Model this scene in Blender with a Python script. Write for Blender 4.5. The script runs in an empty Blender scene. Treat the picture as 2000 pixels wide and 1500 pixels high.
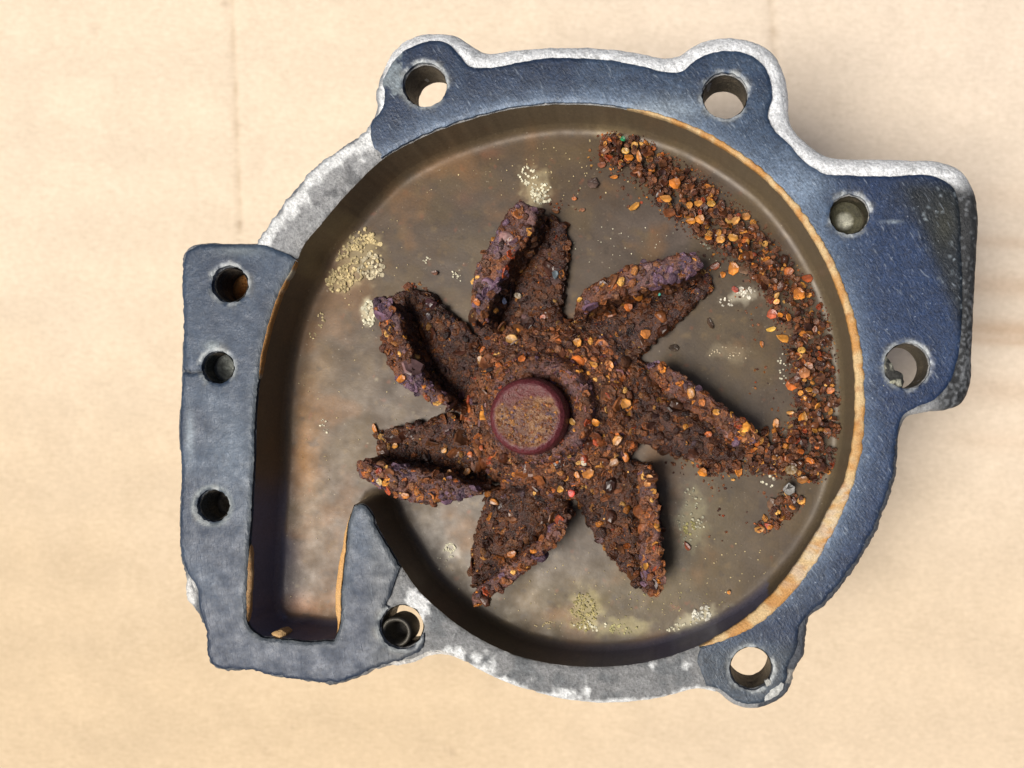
import bpy, math, random
import numpy as np
from mathutils import Vector, Matrix, Euler
from mathutils.geometry import delaunay_2d_cdt

# ------------------------------------------------------------------ units
# One unit of the traced plan is 0.1 mm.  The plan lies on the sealing face of the pump (z = 0).
S = 1e-4
VX, VY = 1350.0, 820.0          # foot of the perpendicular from the lens onto the sealing face
H = 1600.0                      # height of the lens over the sealing face, in plan units (160 mm)

# ------------------------------------------------------------------ camera, sky, sun, exposure
sc = bpy.context.scene
cam_d = bpy.data.cameras.new('camera')
cam = bpy.data.objects.new('camera', cam_d)
sc.collection.objects.link(cam)
sc.camera = cam
cam.location = ((VX-1000)*S, (750-VY)*S, H*S)
cam_d.sensor_width = 36.0
cam_d.lens = 36.0*H/2000.0
cam_d.shift_x = (1000-VX)/2000.0
cam_d.shift_y = (VY-750)/2000.0
cam_d.clip_start = 0.005
cam_d.clip_end = 20.0
cam_d.dof.use_dof = True
cam_d.dof.focus_distance = (H+45)*S
cam_d.dof.aperture_fstop = 10.0

SUN_EL, SUN_AZ = math.radians(64), math.radians(212)     # azimuth measured from +x, counter-clockwise
world = bpy.data.worlds.new('World')
sc.world = world
world.use_nodes = True
wn = world.node_tree.nodes; wn.clear()
sky = wn.new('ShaderNodeTexSky'); sky.sky_type = 'NISHITA'; sky.sun_disc = False
sky.sun_elevation = SUN_EL
sky.sun_rotation = math.pi/2 - SUN_AZ
sky.air_density = 0.6; sky.dust_density = 5.0
bgn = wn.new('ShaderNodeBackground'); bgn.inputs['Strength'].default_value = 0.074
wo = wn.new('ShaderNodeOutputWorld')
world.node_tree.links.new(sky.outputs[0], bgn.inputs[0])
world.node_tree.links.new(bgn.outputs[0], wo.inputs[0])
sun_d = bpy.data.lights.new('sun', 'SUN')
sun_d.energy = 3.7; sun_d.angle = math.radians(32); sun_d.color = (1.0, 0.945, 0.86)
sun = bpy.data.objects.new('sun', sun_d); sc.collection.objects.link(sun)
sdir = Vector((math.cos(SUN_AZ)*math.cos(SUN_EL), math.sin(SUN_AZ)*math.cos(SUN_EL), math.sin(SUN_EL)))
sun.rotation_euler = sdir.to_track_quat('Z', 'Y').to_euler()
sun.location = sdir*2
sc.view_settings.view_transform = 'Standard'
sc.view_settings.look = 'None'
sc.view_settings.gamma = 1.0
sc.view_settings.exposure = 0.09
sc.cycles.max_bounces = 6

# ------------------------------------------------------------------ helpers
rng = np.random.RandomState(7)
random.seed(7)

def _hash(ix, iy, seed):
    h = (ix.astype(np.int64)*374761393 + iy.astype(np.int64)*668265263 + seed*1442695041) & 0xffffffff
    h = ((h ^ (h >> 13))*1274126177) & 0xffffffff
    return ((h ^ (h >> 16)) & 0xffff)/65535.0

def vnoise(x, y, seed=0):
    x = np.asarray(x, float); y = np.asarray(y, float)
    ix = np.floor(x); iy = np.floor(y); fx = x-ix; fy = y-iy
    fx = fx*fx*(3-2*fx); fy = fy*fy*(3-2*fy)
    a = _hash(ix, iy, seed); b = _hash(ix+1, iy, seed); c = _hash(ix, iy+1, seed); d = _hash(ix+1, iy+1, seed)
    return (a*(1-fx)+b*fx)*(1-fy) + (c*(1-fx)+d*fx)*fy

def fbm(x, y, scale, seed=0, oct=4):
    r = 0; a = 0.5; t = 0
    for k in range(oct):
        r = r + a*vnoise(np.asarray(x)/scale*2**k, np.asarray(y)/scale*2**k, seed+k*17); t += a; a *= 0.5
    return r/t

def sm(x, a, b):
    t = np.clip((np.asarray(x, float)-a)/(b-a), 0, 1)
    return t*t*(3-2*t)

def mix(c, d, t):
    t = np.asarray(t)[..., None]
    return np.asarray(c)*(1-t) + np.asarray(d)*t

def smooth_loop(pts, step=4.0, closed=True, corner=55):
    """Catmull-Rom through the traced points, sharp where the trace turns hard."""
    P = np.array(pts, float); n = len(P); out = []
    def tang(i):
        a = P[(i-1) % n] if closed or i > 0 else P[i]
        b = P[(i+1) % n] if closed or i < n-1 else P[i]
        u = P[i]-a; v = b-P[i]
        lu, lv = np.linalg.norm(u), np.linalg.norm(v)
        if lu < 1e-6 or lv < 1e-6: return None
        c = np.dot(u, v)/(lu*lv)
        if c < math.cos(math.radians(corner)): return None
        t = (u/lu*lv + v/lv*lu)/(lu+lv)
        return t/np.linalg.norm(t)
    T = [tang(i) for i in range(n)]
    m = n if closed else n-1
    for i in range(m):
        a, b = P[i], P[(i+1) % n]; L = np.linalg.norm(b-a)
        if L < 1e-6: continue
        d = (b-a)/L
        ta = (T[i] if T[i] is not None else d)*L; tb = (T[(i+1) % n] if T[(i+1) % n] is not None else d)*L
        k = max(1, int(round(L/step)))
        for j in range(k):
            s = j/k
            out.append((2*s**3-3*s**2+1)*a + (s**3-2*s**2+s)*ta + (-2*s**3+3*s**2)*b + (s**3-s**2)*tb)
    if not closed: out.append(P[-1])
    return np.array(out)

def normals2d(L, closed=True):
    if closed: t = np.roll(L, -1, 0)-np.roll(L, 1, 0)
    else: t = np.gradient(L, axis=0)
    t /= np.linalg.norm(t, axis=1)[:, None]+1e-9
    nrm = np.stack([-t[:, 1], t[:, 0]], 1)
    if closed:
        A = 0.5*np.sum(L[:, 0]*np.roll(L[:, 1], -1)-np.roll(L[:, 0], -1)*L[:, 1])
        if A < 0: nrm = -nrm
    return nrm      # inward for closed loops

def ragged(L, amp, scale=14, seed=1, region=None):
    nrm = normals2d(L)
    d = (fbm(L[:, 0]+seed*91, L[:, 1], scale, seed, 3)-0.5)*2*amp
    d2 = (vnoise(L[:, 0]/5.0, L[:, 1]/5.0, seed+5)-0.5)*amp*0.8
    d = d+d2
    if region is not None: d = d*region(L[:, 0], L[:, 1])
    return L + nrm*d[:, None]

def circle(cx, cy, r, n=40, j=0.0, seed=3):
    a = np.arange(n)/n*2*math.pi
    rr = r + (rng.rand(n)-0.5)*2*j
    return np.stack([cx+np.cos(a)*rr, cy+np.sin(a)*rr], 1)

def inside(px, py, L):
    x1 = L[:, 0]; y1 = L[:, 1]; x2 = np.roll(x1, -1); y2 = np.roll(y1, -1)
    res = np.zeros(len(px), bool)
    for s in range(0, len(px), 8000):
        X = px[s:s+8000, None]; Y = py[s:s+8000, None]
        c = ((y1 > Y) != (y2 > Y)) & (X < (x2-x1)*(Y-y1)/(y2-y1+1e-12)+x1)
        res[s:s+8000] = (c.sum(1) % 2) == 1
    return res

def dist(px, py, L, closed=True):
    A = L if closed else L[:-1]
    B = np.roll(L, -1, 0) if closed else L[1:]
    D = B-A; dd = (D**2).sum(1)+1e-9
    out = np.empty(len(px))
    for s in range(0, len(px), 5000):
        X = px[s:s+5000, None]-A[:, 0]; Y = py[s:s+5000, None]-A[:, 1]
        t = np.clip((X*D[:, 0]+Y*D[:, 1])/dd, 0, 1)
        out[s:s+5000] = np.sqrt(((X-t*D[:, 0])**2+(Y-t*D[:, 1])**2).min(1))
    return out

def W(x, y, z):
    return np.stack([(np.asarray(x, float)-1000)*S, (750-np.asarray(y, float))*S, np.asarray(z, float)*S+0*np.asarray(x, float)*1.0], -1)

def at_depth(x, y, z):
    """Plan position of a thing that stands at height z and is traced where it is seen."""
    f = (H-z)/H
    return VX+(np.asarray(x, float)-VX)*f, VY+(np.asarray(y, float)-VY)*f

def seen(x, y, z):
    f = H/(H-np.asarray(z, float))
    return VX+(x-VX)*f, VY+(y-VY)*f

def at_poly(P, z):
    P = np.array(P, float); x, y = at_depth(P[:, 0], P[:, 1], z)
    return np.stack([x, y], 1)

def mesh(name, V, F, mat=None, col=None, smooth=True):
    me = bpy.data.meshes.new(name)
    me.from_pydata([tuple(v) for v in V], [], F)
    if col is not None:
        a = me.color_attributes.new('Col', 'FLOAT_COLOR', 'POINT')
        c = np.ones((len(V), 4), np.float32); c[:, :3] = col
        a.data.foreach_set('color', c.ravel())
    if smooth: me.polygons.foreach_set('use_smooth', [True]*len(me.polygons))
    if mat: me.materials.append(mat)
    me.update()
    return me

def link(name, me, parent=None, **props):
    o = bpy.data.objects.new(name, me); sc.collection.objects.link(o)
    if parent is not None: o.parent = parent
    for k, v in props.items(): o[k] = v
    return o

def tri_region(outer, holes, pts):
    """Triangulate outer minus holes with the extra interior points.  Returns 2D verts, triangles."""
    allv = []; edges = []
    for L in [outer]+list(holes):
        b = len(allv); n = len(L)
        allv += [Vector((float(p[0]), float(p[1]))) for p in L]
        edges += [(b+i, b+(i+1) % n) for i in range(n)]
    allv += [Vector((float(p[0]), float(p[1]))) for p in pts]
    r = delaunay_2d_cdt(allv, edges, [], 0, 1e-4)
    V = np.array([(v.x, v.y) for v in r[0]]); T = np.array(r[2])
    c = V[T].mean(1)
    keep = inside(c[:, 0], c[:, 1], outer)
    for h in holes: keep &= ~inside(c[:, 0], c[:, 1], h)
    T = T[keep]
    a = V[T]
    ar = (a[:, 1, 0]-a[:, 0, 0])*(a[:, 2, 1]-a[:, 0, 1])-(a[:, 2, 0]-a[:, 0, 0])*(a[:, 1, 1]-a[:, 0, 1])
    T[ar > 0] = T[ar > 0][:, ::-1]        # plan y points down: clockwise here faces up in the world
    used = np.unique(T); m = -np.ones(len(V), int); m[used] = np.arange(len(used))
    return V[used], m[T]

def boundary_edges(T):
    e = {}
    for t in T:
        for i in range(3):
            a, b = int(t[i]), int(t[(i+1) % 3])
            e[(a, b)] = 1
    return [(a, b) for (a, b) in e if (b, a) not in e]

def grid_pts(outer, holes, step, margin, fine=None, finestep=None):
    x0, y0 = outer.min(0); x1, y1 = outer.max(0)
    gx, gy = np.meshgrid(np.arange(x0, x1, step), np.arange(y0, y1, step))
    gx = gx.ravel()+(rng.rand(gx.size)-.5)*step*.6; gy = gy.ravel()+(rng.rand(gy.size)-.5)*step*.6
    k = inside(gx, gy, outer)
    gx, gy = gx[k], gy[k]
    for h in holes:
        k = ~inside(gx, gy, h); gx, gy = gx[k], gy[k]
    d = dist(gx, gy, outer)
    for h in holes: d = np.minimum(d, dist(gx, gy, h))
    k = d > margin
    return np.stack([gx[k], gy[k]], 1)

def slab(name, outer, holes, step, zfun, cfun, zbot, mat, parent, dz_edge=3, sidecol=None, **props):
    """A plate with a relief on top (zfun of plan x, y and distance to its edge) and real sides."""
    pts = grid_pts(outer, holes, step, step*0.45)
    V, T = tri_region(outer, holes, pts)
    d = dist(V[:, 0], V[:, 1], outer)
    do = d.copy()
    for h in holes: d = np.minimum(d, dist(V[:, 0], V[:, 1], h))
    z = zfun(V[:, 0], V[:, 1], d, do)
    col = cfun(V[:, 0], V[:, 1], d, do)
    be = boundary_edges(T)
    bv = sorted(set([a for a, b in be]+[b for a, b in be])); idx = {v: i for i, v in enumerate(bv)}
    n = len(V); levels = 3
    VV = [W(V[:, 0], V[:, 1], z)]; CC = [col]
    F = [tuple(int(q) for q in t) for t in T]
    bvn = np.array(bv)
    prev = {v: v for v in bv}; base = n
    zb = zbot if np.isscalar(zbot) else zbot(V[bvn, 0], V[bvn, 1])
    for k in range(0, levels+1):
        f = k/levels
        zz = z[bvn]*(1-f)+zb*f
        jx = (vnoise(V[bvn, 0]/7+k*9, V[bvn, 1]/7, 3)-.5)*dz_edge*(0.0 if k in (0, levels) else 1)
        VV.append(W(V[bvn, 0]+jx, V[bvn, 1]+jx, zz))
        c = col[bvn] if sidecol is None else np.tile(sidecol, (len(bvn), 1))*(0.8+0.4*vnoise(V[bvn, 0]/6, V[bvn, 1]/6+k, 4))[:, None]
        CC.append(c)
        cur = {v: base+i for i, v in enumerate(bv)}
        if k:
            for a, b in be: F.append((prev[a], cur[a], cur[b], prev[b]))
        prev = cur; base += len(bv)
    me = mesh(name, np.concatenate(VV), F, mat, np.concatenate(CC))
    return link(name, me, parent, **props), (V, T, z)

# ------------------------------------------------------------------ materials
class NT:
    def __init__(s, name):
        s.m = bpy.data.materials.new(name); s.m.use_nodes = True
        s.t = s.m.node_tree; s.b = s.t.nodes['Principled BSDF']; s.l = s.t.links
        tc = s.t.nodes.new('ShaderNodeTexCoord'); s.co = tc.outputs['Object']
        s.u = s.scaled(1/S)      # coordinates in plan units
    def n(s, typ, **kw):
        o = s.t.nodes.new(typ)
        for k, v in kw.items(): setattr(o, k, v)
        return o
    def scaled(s, k, rot=(0, 0, 0), src=None, sc3=None):
        mp = s.n('ShaderNodeMapping')
        mp.inputs['Scale'].default_value = sc3 or (k, k, k); mp.inputs['Rotation'].default_value = rot
        s.l.new(src or s.co, mp.inputs[0]); return mp.outputs[0]
    def streak(s, deg, along, across):
        t = s.scaled(1, rot=(0, 0, math.radians(deg)), src=s.u)
        w = s.n('ShaderNodeTexNoise'); w.inputs['Scale'].default_value = 1/90; w.inputs['Detail'].default_value = 2
        s.l.new(s.u, w.inputs['Vector'])
        ad = s.n('ShaderNodeVectorMath', operation='MULTIPLY_ADD'); ad.inputs[1].default_value = (22, 22, 0)
        s.l.new(w.outputs['Color'], ad.inputs[0]); s.l.new(t, ad.inputs[2])
        return s.scaled(1, src=ad.outputs[0], sc3=(along, across, 1))
    def noise(s, size, detail=4, rough=.6, vec=None, dist=0):
        q = s.n('ShaderNodeTexNoise'); q.inputs['Scale'].default_value = 1/size
        q.inputs['Detail'].default_value = detail; q.inputs['Roughness'].default_value = rough
        q.inputs['Distortion'].default_value = dist
        s.l.new(vec or s.u, q.inputs['Vector']); return q.outputs['Fac']
    def voro(s, size, feature='F1', vec=None, out='Distance'):
        q = s.n('ShaderNodeTexVoronoi', feature=feature); q.inputs['Scale'].default_value = 1/size
        s.l.new(vec or s.u, q.inputs['Vector']); return q.outputs[out]
    def ramp(s, fac, stops, interp='LINEAR'):
        q = s.n('ShaderNodeValToRGB'); q.color_ramp.interpolation = interp
        while len(q.color_ramp.elements) < len(stops): q.color_ramp.elements.new(0.5)
        for e, (p, c) in zip(q.color_ramp.elements, stops):
            e.position = p; e.color = (c, c, c, 1) if np.isscalar(c) else (*c, 1)
        s.l.new(fac, q.inputs[0]); return q.outputs[0]
    def mul(s, a, b, typ='MULTIPLY', fac=1.0):
        q = s.n('ShaderNodeMix', data_type='RGBA', blend_type=typ)
        q.inputs[0].default_value = fac if np.isscalar(fac) else 1
        if not np.isscalar(fac): s.l.new(fac, q.inputs[0])
        for k, v in ((6, a), (7, b)):
            if isinstance(v, tuple): q.inputs[k].default_value = (*v, 1)
            else: s.l.new(v, q.inputs[k])
        return q.outputs[2]
    def math(s, op, a, b=None):
        q = s.n('ShaderNodeMath', operation=op)
        for k, v in ((0, a), (1, b)):
            if v is None: continue
            if np.isscalar(v): q.inputs[k].default_value = v
            else: s.l.new(v, q.inputs[k])
        return q.outputs[0]
    def bump(s, h, strength, distance, prev=None):
        q = s.n('ShaderNodeBump'); q.inputs['Strength'].default_value = strength
        q.inputs['Distance'].default_value = distance*S
        s.l.new(h, q.inputs['Height'])
        if prev is not None: s.l.new(prev, q.inputs['Normal'])
        return q.outputs[0]
    def attr(s):
        q = s.n('ShaderNodeAttribute', attribute_name='Col'); return q.outputs['Color']
    def objcol(s):
        return s.n('ShaderNodeObjectInfo').outputs['Color']
    def set(s, **kw):
        for k, v in kw.items():
            k = k.replace('_', ' ')
            inp = s.b.inputs[k]
            if isinstance(v, (int, float)): inp.default_value = v
            elif isinstance(v, tuple): inp.default_value = (*v, 1)
            else: s.l.new(v, inp)
        return s.m

def mat_cardboard():
    n = NT('cardboard')
    c = n.mul(n.attr(), n.ramp(n.noise(12, 6, .75), [(.3, (.90, .89, .86)), (.7, (1.06, 1.06, 1.06))]))
    fib = n.noise(6, 3, .7, n.streak(4, .25, 1.0))
    c = n.mul(c, n.ramp(fib, [(.3, (.90, .88, .85)), (.7, (1.05, 1.05, 1.05))]))
    b = n.bump(n.noise(5, 4, .7), .25, 4)
    return n.set(Base_Color=c, Roughness=.85, Normal=b, Specular_IOR_Level=.25)

def mat_gasket(name, k, deg):
    n = NT(name)
    grain = n.noise(5.0 if k > .5 else 7.0, 3, .7)
    scr = n.noise(5.5, 2, .6, n.streak(deg, .22, 1.0))
    c = n.mul(n.attr(), n.ramp(n.noise(24, 5, .7), [(.3, 1-.03-.30*k), (.7, 1+.03+.30*k)]))
    c = n.mul(c, n.ramp(grain, [(.32, 1-.34*(.25+.75*k)), (.68, 1+.40*(.25+.75*k))]))
    c = n.mul(c, (.42, .49, .57), 'MIX', n.math('MULTIPLY', n.ramp(scr, [(.62, 0.0), (.78, 1.0)]), .36*k))
    c = n.mul(c, (.60, .66, .72), 'MIX', n.math('MULTIPLY', n.ramp(n.noise(5.0, 1, .5), [(.74, 0.0), (.82, 1.0)]), .4*k))
    b = n.bump(grain, .25+.35*k, 2.2); b = n.bump(scr, .4, 2.0, b)
    r = n.ramp(n.noise(30, 4, .6), [(.3, .36), (.7, .60)])
    return n.set(Base_Color=c, Roughness=r, Metallic=.15, Normal=b, Specular_IOR_Level=.5)

def mat_cast():
    n = NT('bare_aluminium')
    fine = n.noise(5.5, 4, .8)
    mid = n.noise(16, 4, .7)
    scr = n.noise(6, 2, .6, n.streak(52, .3, .9))
    c = n.mul(n.attr(), n.ramp(fine, [(.3, .58), (.7, 1.25)]))
    c = n.mul(c, n.ramp(mid, [(.3, .78), (.7, 1.14)]))
    c = n.mul(c, n.ramp(scr, [(.3, .82), (.7, 1.12)]))
    b = n.bump(fine, .9, 4.5); b = n.bump(mid, .6, 7, b)
    return n.set(Base_Color=c, Roughness=.52, Metallic=.15, Normal=b)

def mat_basin():
    n = NT('stained_basin')
    fine = n.noise(5, 4, .75)
    c = n.mul(n.attr(), n.ramp(fine, [(.3, .82), (.7, 1.20)]))
    sp = n.ramp(n.noise(6, 2, .5), [(.70, 0.0), (.78, 1.0)])
    c = n.mul(c, (.42, .36, .26), 'MIX', n.math('MULTIPLY', sp, .35))
    brush = n.noise(6, 3, .6, n.streak(25, .10, 1.2))
    c = n.mul(c, n.ramp(brush, [(.3, .95), (.7, 1.05)]))
    b = n.bump(fine, .15, 1.5)
    r = n.ramp(n.noise(40, 4, .6), [(.3, .36), (.7, .55)])
    return n.set(Base_Color=c, Roughness=r, Metallic=.15, Normal=b)

def mat_rust(name, src, rough=(.17, .46)):
    n = NT(name)
    base = n.attr() if src == 'attr' else n.objcol()
    fine = n.noise(3.8, 4, .8)
    c = n.mul(base, n.ramp(fine, [(.30, .35), (.5, 1.0), (.70, 2.0)]))
    c = n.mul(c, n.ramp(n.noise(7, 3, .6), [(.3, .8), (.7, 1.25)]))
    b = n.bump(fine, .9, 3.0)
    r = n.ramp(n.noise(5, 3, .6), [(.35, rough[0]), (.65, rough[1])])
    return n.set(Base_Color=c, Roughness=r, Normal=b, Specular_IOR_Level=.45)

def mat_strip():
    n = NT('rust_coloured_sealant')
    c = n.mul(n.attr(), n.ramp(n.noise(3.5, 4, .7), [(.3, .72), (.7, 1.22)]))
    b = n.bump(n.noise(4, 4, .7), .7, 3)
    return n.set(Base_Color=c, Roughness=.6, Normal=b)

def mat_simple(name, col, rough, metal=0.0, bs=2.5):
    n = NT(name)
    c = n.mul(col, n.ramp(n.noise(6, 4, .7), [(.3, .7), (.7, 1.3)]))
    b = n.bump(n.noise(bs, 3, .7), .5, 1.6)
    return n.set(Base_Color=c, Roughness=rough, Metallic=metal, Normal=b)

def mat_salt():
    n = NT('mineral_crust')
    c = n.mul(n.attr(), n.ramp(n.noise(2.5, 3, .7), [(.3, .7), (.7, 1.2)]))
    return n.set(Base_Color=c, Roughness=.7, Normal=n.bump(n.noise(2, 3, .7), .6, 1.5))

M_CARD, M_CAST, M_BASIN = mat_cardboard(), mat_cast(), mat_basin()
M_GASKR, M_GASKL = mat_gasket('scratched_gasket', 1.0, 56), mat_gasket('dull_gasket', .3, 80)
M_RUST, M_FLAKE = mat_rust('rusty_scale', 'attr', (.15, .44)), mat_rust('rust_flake', 'obj', (.22, .50))
M_STRIP, M_SALT = mat_strip(), mat_salt()
M_BORE = mat_simple('dark_bore', (.05, .045, .035), .45, .4)
def mat_shaft():
    n = NT('burgundy_shaft')
    c = n.mul(n.attr(), n.ramp(n.noise(7, 4, .7), [(.3, .7), (.7, 1.3)]))
    return n.set(Base_Color=c, Roughness=n.ramp(n.noise(12, 3, .6), [(.3, .22), (.7, .48)]), Metallic=.0, Normal=n.bump(n.noise(7, 3, .7), .8, 4), Specular_IOR_Level=.38)
M_SHAFT = mat_shaft()

# ------------------------------------------------------------------ the cardboard
ZC = -620.0
def make_cardboard():
    xs = np.linspace(-700, 2700, 380); ys = np.linspace(-700, 2300, 330)
    X, Y = np.meshgrid(xs, ys); x, y = X.ravel(), Y.ravel()
    sx, sy = seen(x, y, ZC)
    z = ZC + (fbm(x, y, 260, 5)-.5)*10
    cr = 455 + (vnoise(sy/90, sy*0, 4)-.5)*5 + sy*0.03
    crm = 1-sm(sy, 380, 560)
    z += -2.0*np.exp(-((sx-cr)/7)**2)*crm
    cr2 = 1508+(vnoise(sy/40, sy*0, 8)-.5)*8 + sy*.05
    z += -2.5*np.exp(-((sx-cr2)/7)**2)*(1-sm(sy, 60, 330))
    z += 2.5*np.sin(sy/26+fbm(x, y, 200, 4)*3)          # the flutes below the liner
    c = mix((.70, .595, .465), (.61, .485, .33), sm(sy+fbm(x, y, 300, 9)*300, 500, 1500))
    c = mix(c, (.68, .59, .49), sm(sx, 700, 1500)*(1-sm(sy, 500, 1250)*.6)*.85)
    n = fbm(x, y, 90, 21)
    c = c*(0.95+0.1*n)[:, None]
    c = mix(c, (.45, .34, .22), .38*np.exp(-((sx-cr)/5)**2)*crm*(.35+vnoise(sy/14, sx*0, 9)))
    c = mix(c, (.45, .36, .26), .45*np.exp(-((sx-cr2)/6)**2)*(1-sm(sy, 60, 240))*(.35+vnoise(sy/14, sx*0, 19)))
    # brown bands where the liner shows its flutes, right of the pump
    w = sm(sx, 1780, 1960)
    for yy, ww, k in ((470, 12, .45), (555, 22, .6), (640, 18, .9), (665, 8, .7), (760, 26, .4), (860, 20, .25), (380, 26, .2)):
        c = mix(c, (.47, .31, .19), k*.65*w*np.exp(-((sy-yy-(sx-1900)*.05)/ww)**2))
    for px, py, r, k in ((467, 437, 6, .7), (462, 245, 7, .35), (440, 8, 6, .5), (1512, 62, 8, .45), (882, 1470, 6, .5), (182, 58, 8, .25),
                         (866, 1462, 4, .35), (560, 160, 7, .15), (1516, 20, 5, .3), (520, 1465, 10, .15), (72, 1405, 9, .15), (570, 1420, 4, .3), (1630, 200, 9, .15), (230, 160, 8, .12), (268, 98, 7, .15), (498, 40, 9, .15), (468, 355, 7, .2)):
        c = mix(c, (.34, .25, .17), k*np.exp(-(((sx-px)/r)**2+((sy-py)/(r*1.5))**2)))
    ny, nx = X.shape
    F = [(j*nx+i, (j+1)*nx+i, (j+1)*nx+i+1, j*nx+i+1) for j in range(ny-1) for i in range(nx-1)]
    V = W(x, y, z)
    # a lower face and edges, so that the sheet has its thickness
    b = len(V)
    ring = [i for i in range(nx)] + [j*nx+nx-1 for j in range(1, ny)] + [(ny-1)*nx+i for i in range(nx-2, -1, -1)] + [j*nx for j in range(ny-2, 0, -1)]
    V2 = V[ring].copy(); V2[:, 2] -= 30*S
    F += [(ring[i], ring[(i+1) % len(ring)], b+(i+1) % len(ring), b+i) for i in range(len(ring))]
    F.append(tuple(range(b, b+len(ring))))
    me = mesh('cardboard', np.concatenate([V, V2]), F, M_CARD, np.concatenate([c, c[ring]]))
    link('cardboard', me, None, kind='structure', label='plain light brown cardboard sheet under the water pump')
make_cardboard()

# ------------------------------------------------------------------ traced outlines (sealing face)
CAST = [(353, 530), (357, 496), (372, 480), (400, 474), (450, 475), (500, 474), (520, 443), (552, 396), (600, 340), (660, 290), (722, 243), (735, 215),
 (736, 185), (743, 150), (757, 115), (780, 86), (812, 69), (850, 64), (890, 69), (918, 86), (945, 101), (1000, 97), (1050, 93), (1120, 91),
 (1190, 94), (1250, 103), (1295, 111), (1325, 108), (1345, 94), (1372, 80), (1410, 73), (1450, 75), (1488, 87), (1515, 110), (1532, 145),
 (1540, 190), (1541, 225), (1552, 255), (1580, 282), (1612, 303), (1650, 309), (1700, 310), (1780, 312), (1840, 316), (1878, 333), (1902, 370),
 (1911, 420), (1908, 500), (1903, 600), (1899, 690), (1893, 760), (1880, 787), (1848, 800), (1800, 806), (1772, 815), (1760, 835), (1755, 880), (1750, 930),
 (1737, 970), (1722, 1012), (1703, 1055), (1680, 1095), (1648, 1140), (1612, 1183), (1580, 1212), (1574, 1245), (1570, 1280), (1554, 1305),
 (1546, 1335), (1530, 1362), (1500, 1379), (1465, 1386), (1430, 1376), (1400, 1353), (1368, 1346), (1300, 1361), (1200, 1373), (1120, 1369),
 (1040, 1351), (960, 1321), (905, 1292), (875, 1279), (845, 1279), (805, 1294), (770, 1299), (735, 1307), (700, 1323), (665, 1335), (600, 1333),
 (550, 1325), (480, 1311), (413, 1303), (402, 1283), (400, 1240), (382, 1195), (363, 1172), (360, 1128), (351, 1090), (348, 1000), (350, 900),
 (346, 850), (351, 750), (355, 640)]
POND = [(483, 1180), (486, 1100), (492, 1000), (497, 900), (500, 800), (508, 720), (522, 650), (546, 575), (578, 510), (583, 493), (625, 436), (680, 372),
 (745, 310), (820, 268), (900, 237), (1000, 211), (1100, 202), (1180, 206), (1260, 220), (1340, 248), (1420, 292), (1500, 352), (1562, 422),
 (1610, 500), (1642, 575), (1662, 645), (1672, 720), (1674, 800), (1668, 870), (1655, 935), (1630, 1010), (1592, 1080), (1542, 1145), (1480, 1202),
 (1405, 1246), (1365, 1263), (1280, 1291), (1180, 1304), (1100, 1301), (1020, 1286), (940, 1252), (870, 1205), (812, 1150), (770, 1087),
 (738, 1032), (722, 996), (708, 984), (689, 987), (683, 1004), (672, 1080), (664, 1160), (659, 1230), (650, 1250), (600, 1252), (545, 1246),
 (505, 1240), (486, 1222)]
HOLES = {'a': (829, 165, 42), 'b': (1416, 186, 44), 'c': (1660, 418, 38), 'd': (1772, 714, 44), 'e': (448, 555, 35), 'f': (424, 717, 31),
         'g': (415, 988, 31), 'h': (783, 1225, 42), 'i': (1467, 1306, 41)}
BLIND = {'c': -75, 'e': -95, 'f': -80, 'g': -60}
_C = smooth_loop(CAST, 4)
def _lipw(x, y):
    top = sm(x, 715, 745)*(1-sm(y, 235, 330)*(1-sm(x, 1490, 1520)))
    return np.clip(np.maximum(top*(y < 360), sm(x, 1500, 1540)*(1-sm(y, 770, 815))), 0, 1)
_zz = -10-14*_lipw(_C[:, 0], _C[:, 1])
_X, _Y = at_depth(_C[:, 0], _C[:, 1], _zz)
cast_L = ragged(np.stack([_X, _Y], 1), 1.0, 20, 3)
# the lower left side and the right side are broken and ragged
cast_L = ragged(cast_L, 4.0, 22, 8, lambda x, y: np.clip(sm(y, 1150, 1250)*(1-sm(x, 760, 800)) + .3*(1-sm(x, 380, 420)) + sm(x, 1500, 1560)*sm(y, 850, 900)*.9, 0, 1))
pond_L = ragged(smooth_loop(POND, 4), .8, 16, 5)
hole_L = {k: circle(x, y, r, 44, .9) for k, (x, y, r) in HOLES.items()}

# ------------------------------------------------------------------ the pump: one thing
pump = bpy.data.objects.new('water_pump', None); sc.collection.objects.link(pump)
pump['label'] = 'opened water pump with corroded grey blue casting and heavily rusted seven bladed impeller'
pump['category'] = 'water pump'
pump.empty_display_size = .01

def hole_dist(x, y):
    d = np.full(len(x), 1e3); 
    for (cx, cy, r) in HOLES.values(): d = np.minimum(d, np.hypot(x-cx, y-cy)-r)
    return d

def lip_mask(x, y):
    """the sloped outer lip along the top and the upper right, 0 where the face runs to the edge"""
    top = sm(x, 715, 745)*(1-sm(y, 235, 330)*(1-sm(x, 1490, 1520)))
    right = sm(x, 1500, 1540)*(1-sm(y, 770, 815))
    return np.clip(np.maximum(top*(y < 340), right), 0, 1)

def z_cast(x, y, d, do):
    m = lip_mask(x, y)
    z = -6 - 12*m*(1-sm(do, 1, 26)) - 7*np.exp(-do/3.5)
    z -= 5*np.exp(-np.maximum(d, 0)/2.5)
    lump = fbm(x, y, 18, 31, 4)-.5
    z += lump*5*sm(d, 0, 10)
    # raised chalky crust on the bare part, upper left
    z += 5*chalk(x, y, do)
    return np.minimum(z, -4.2+1.5*lump)

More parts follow.
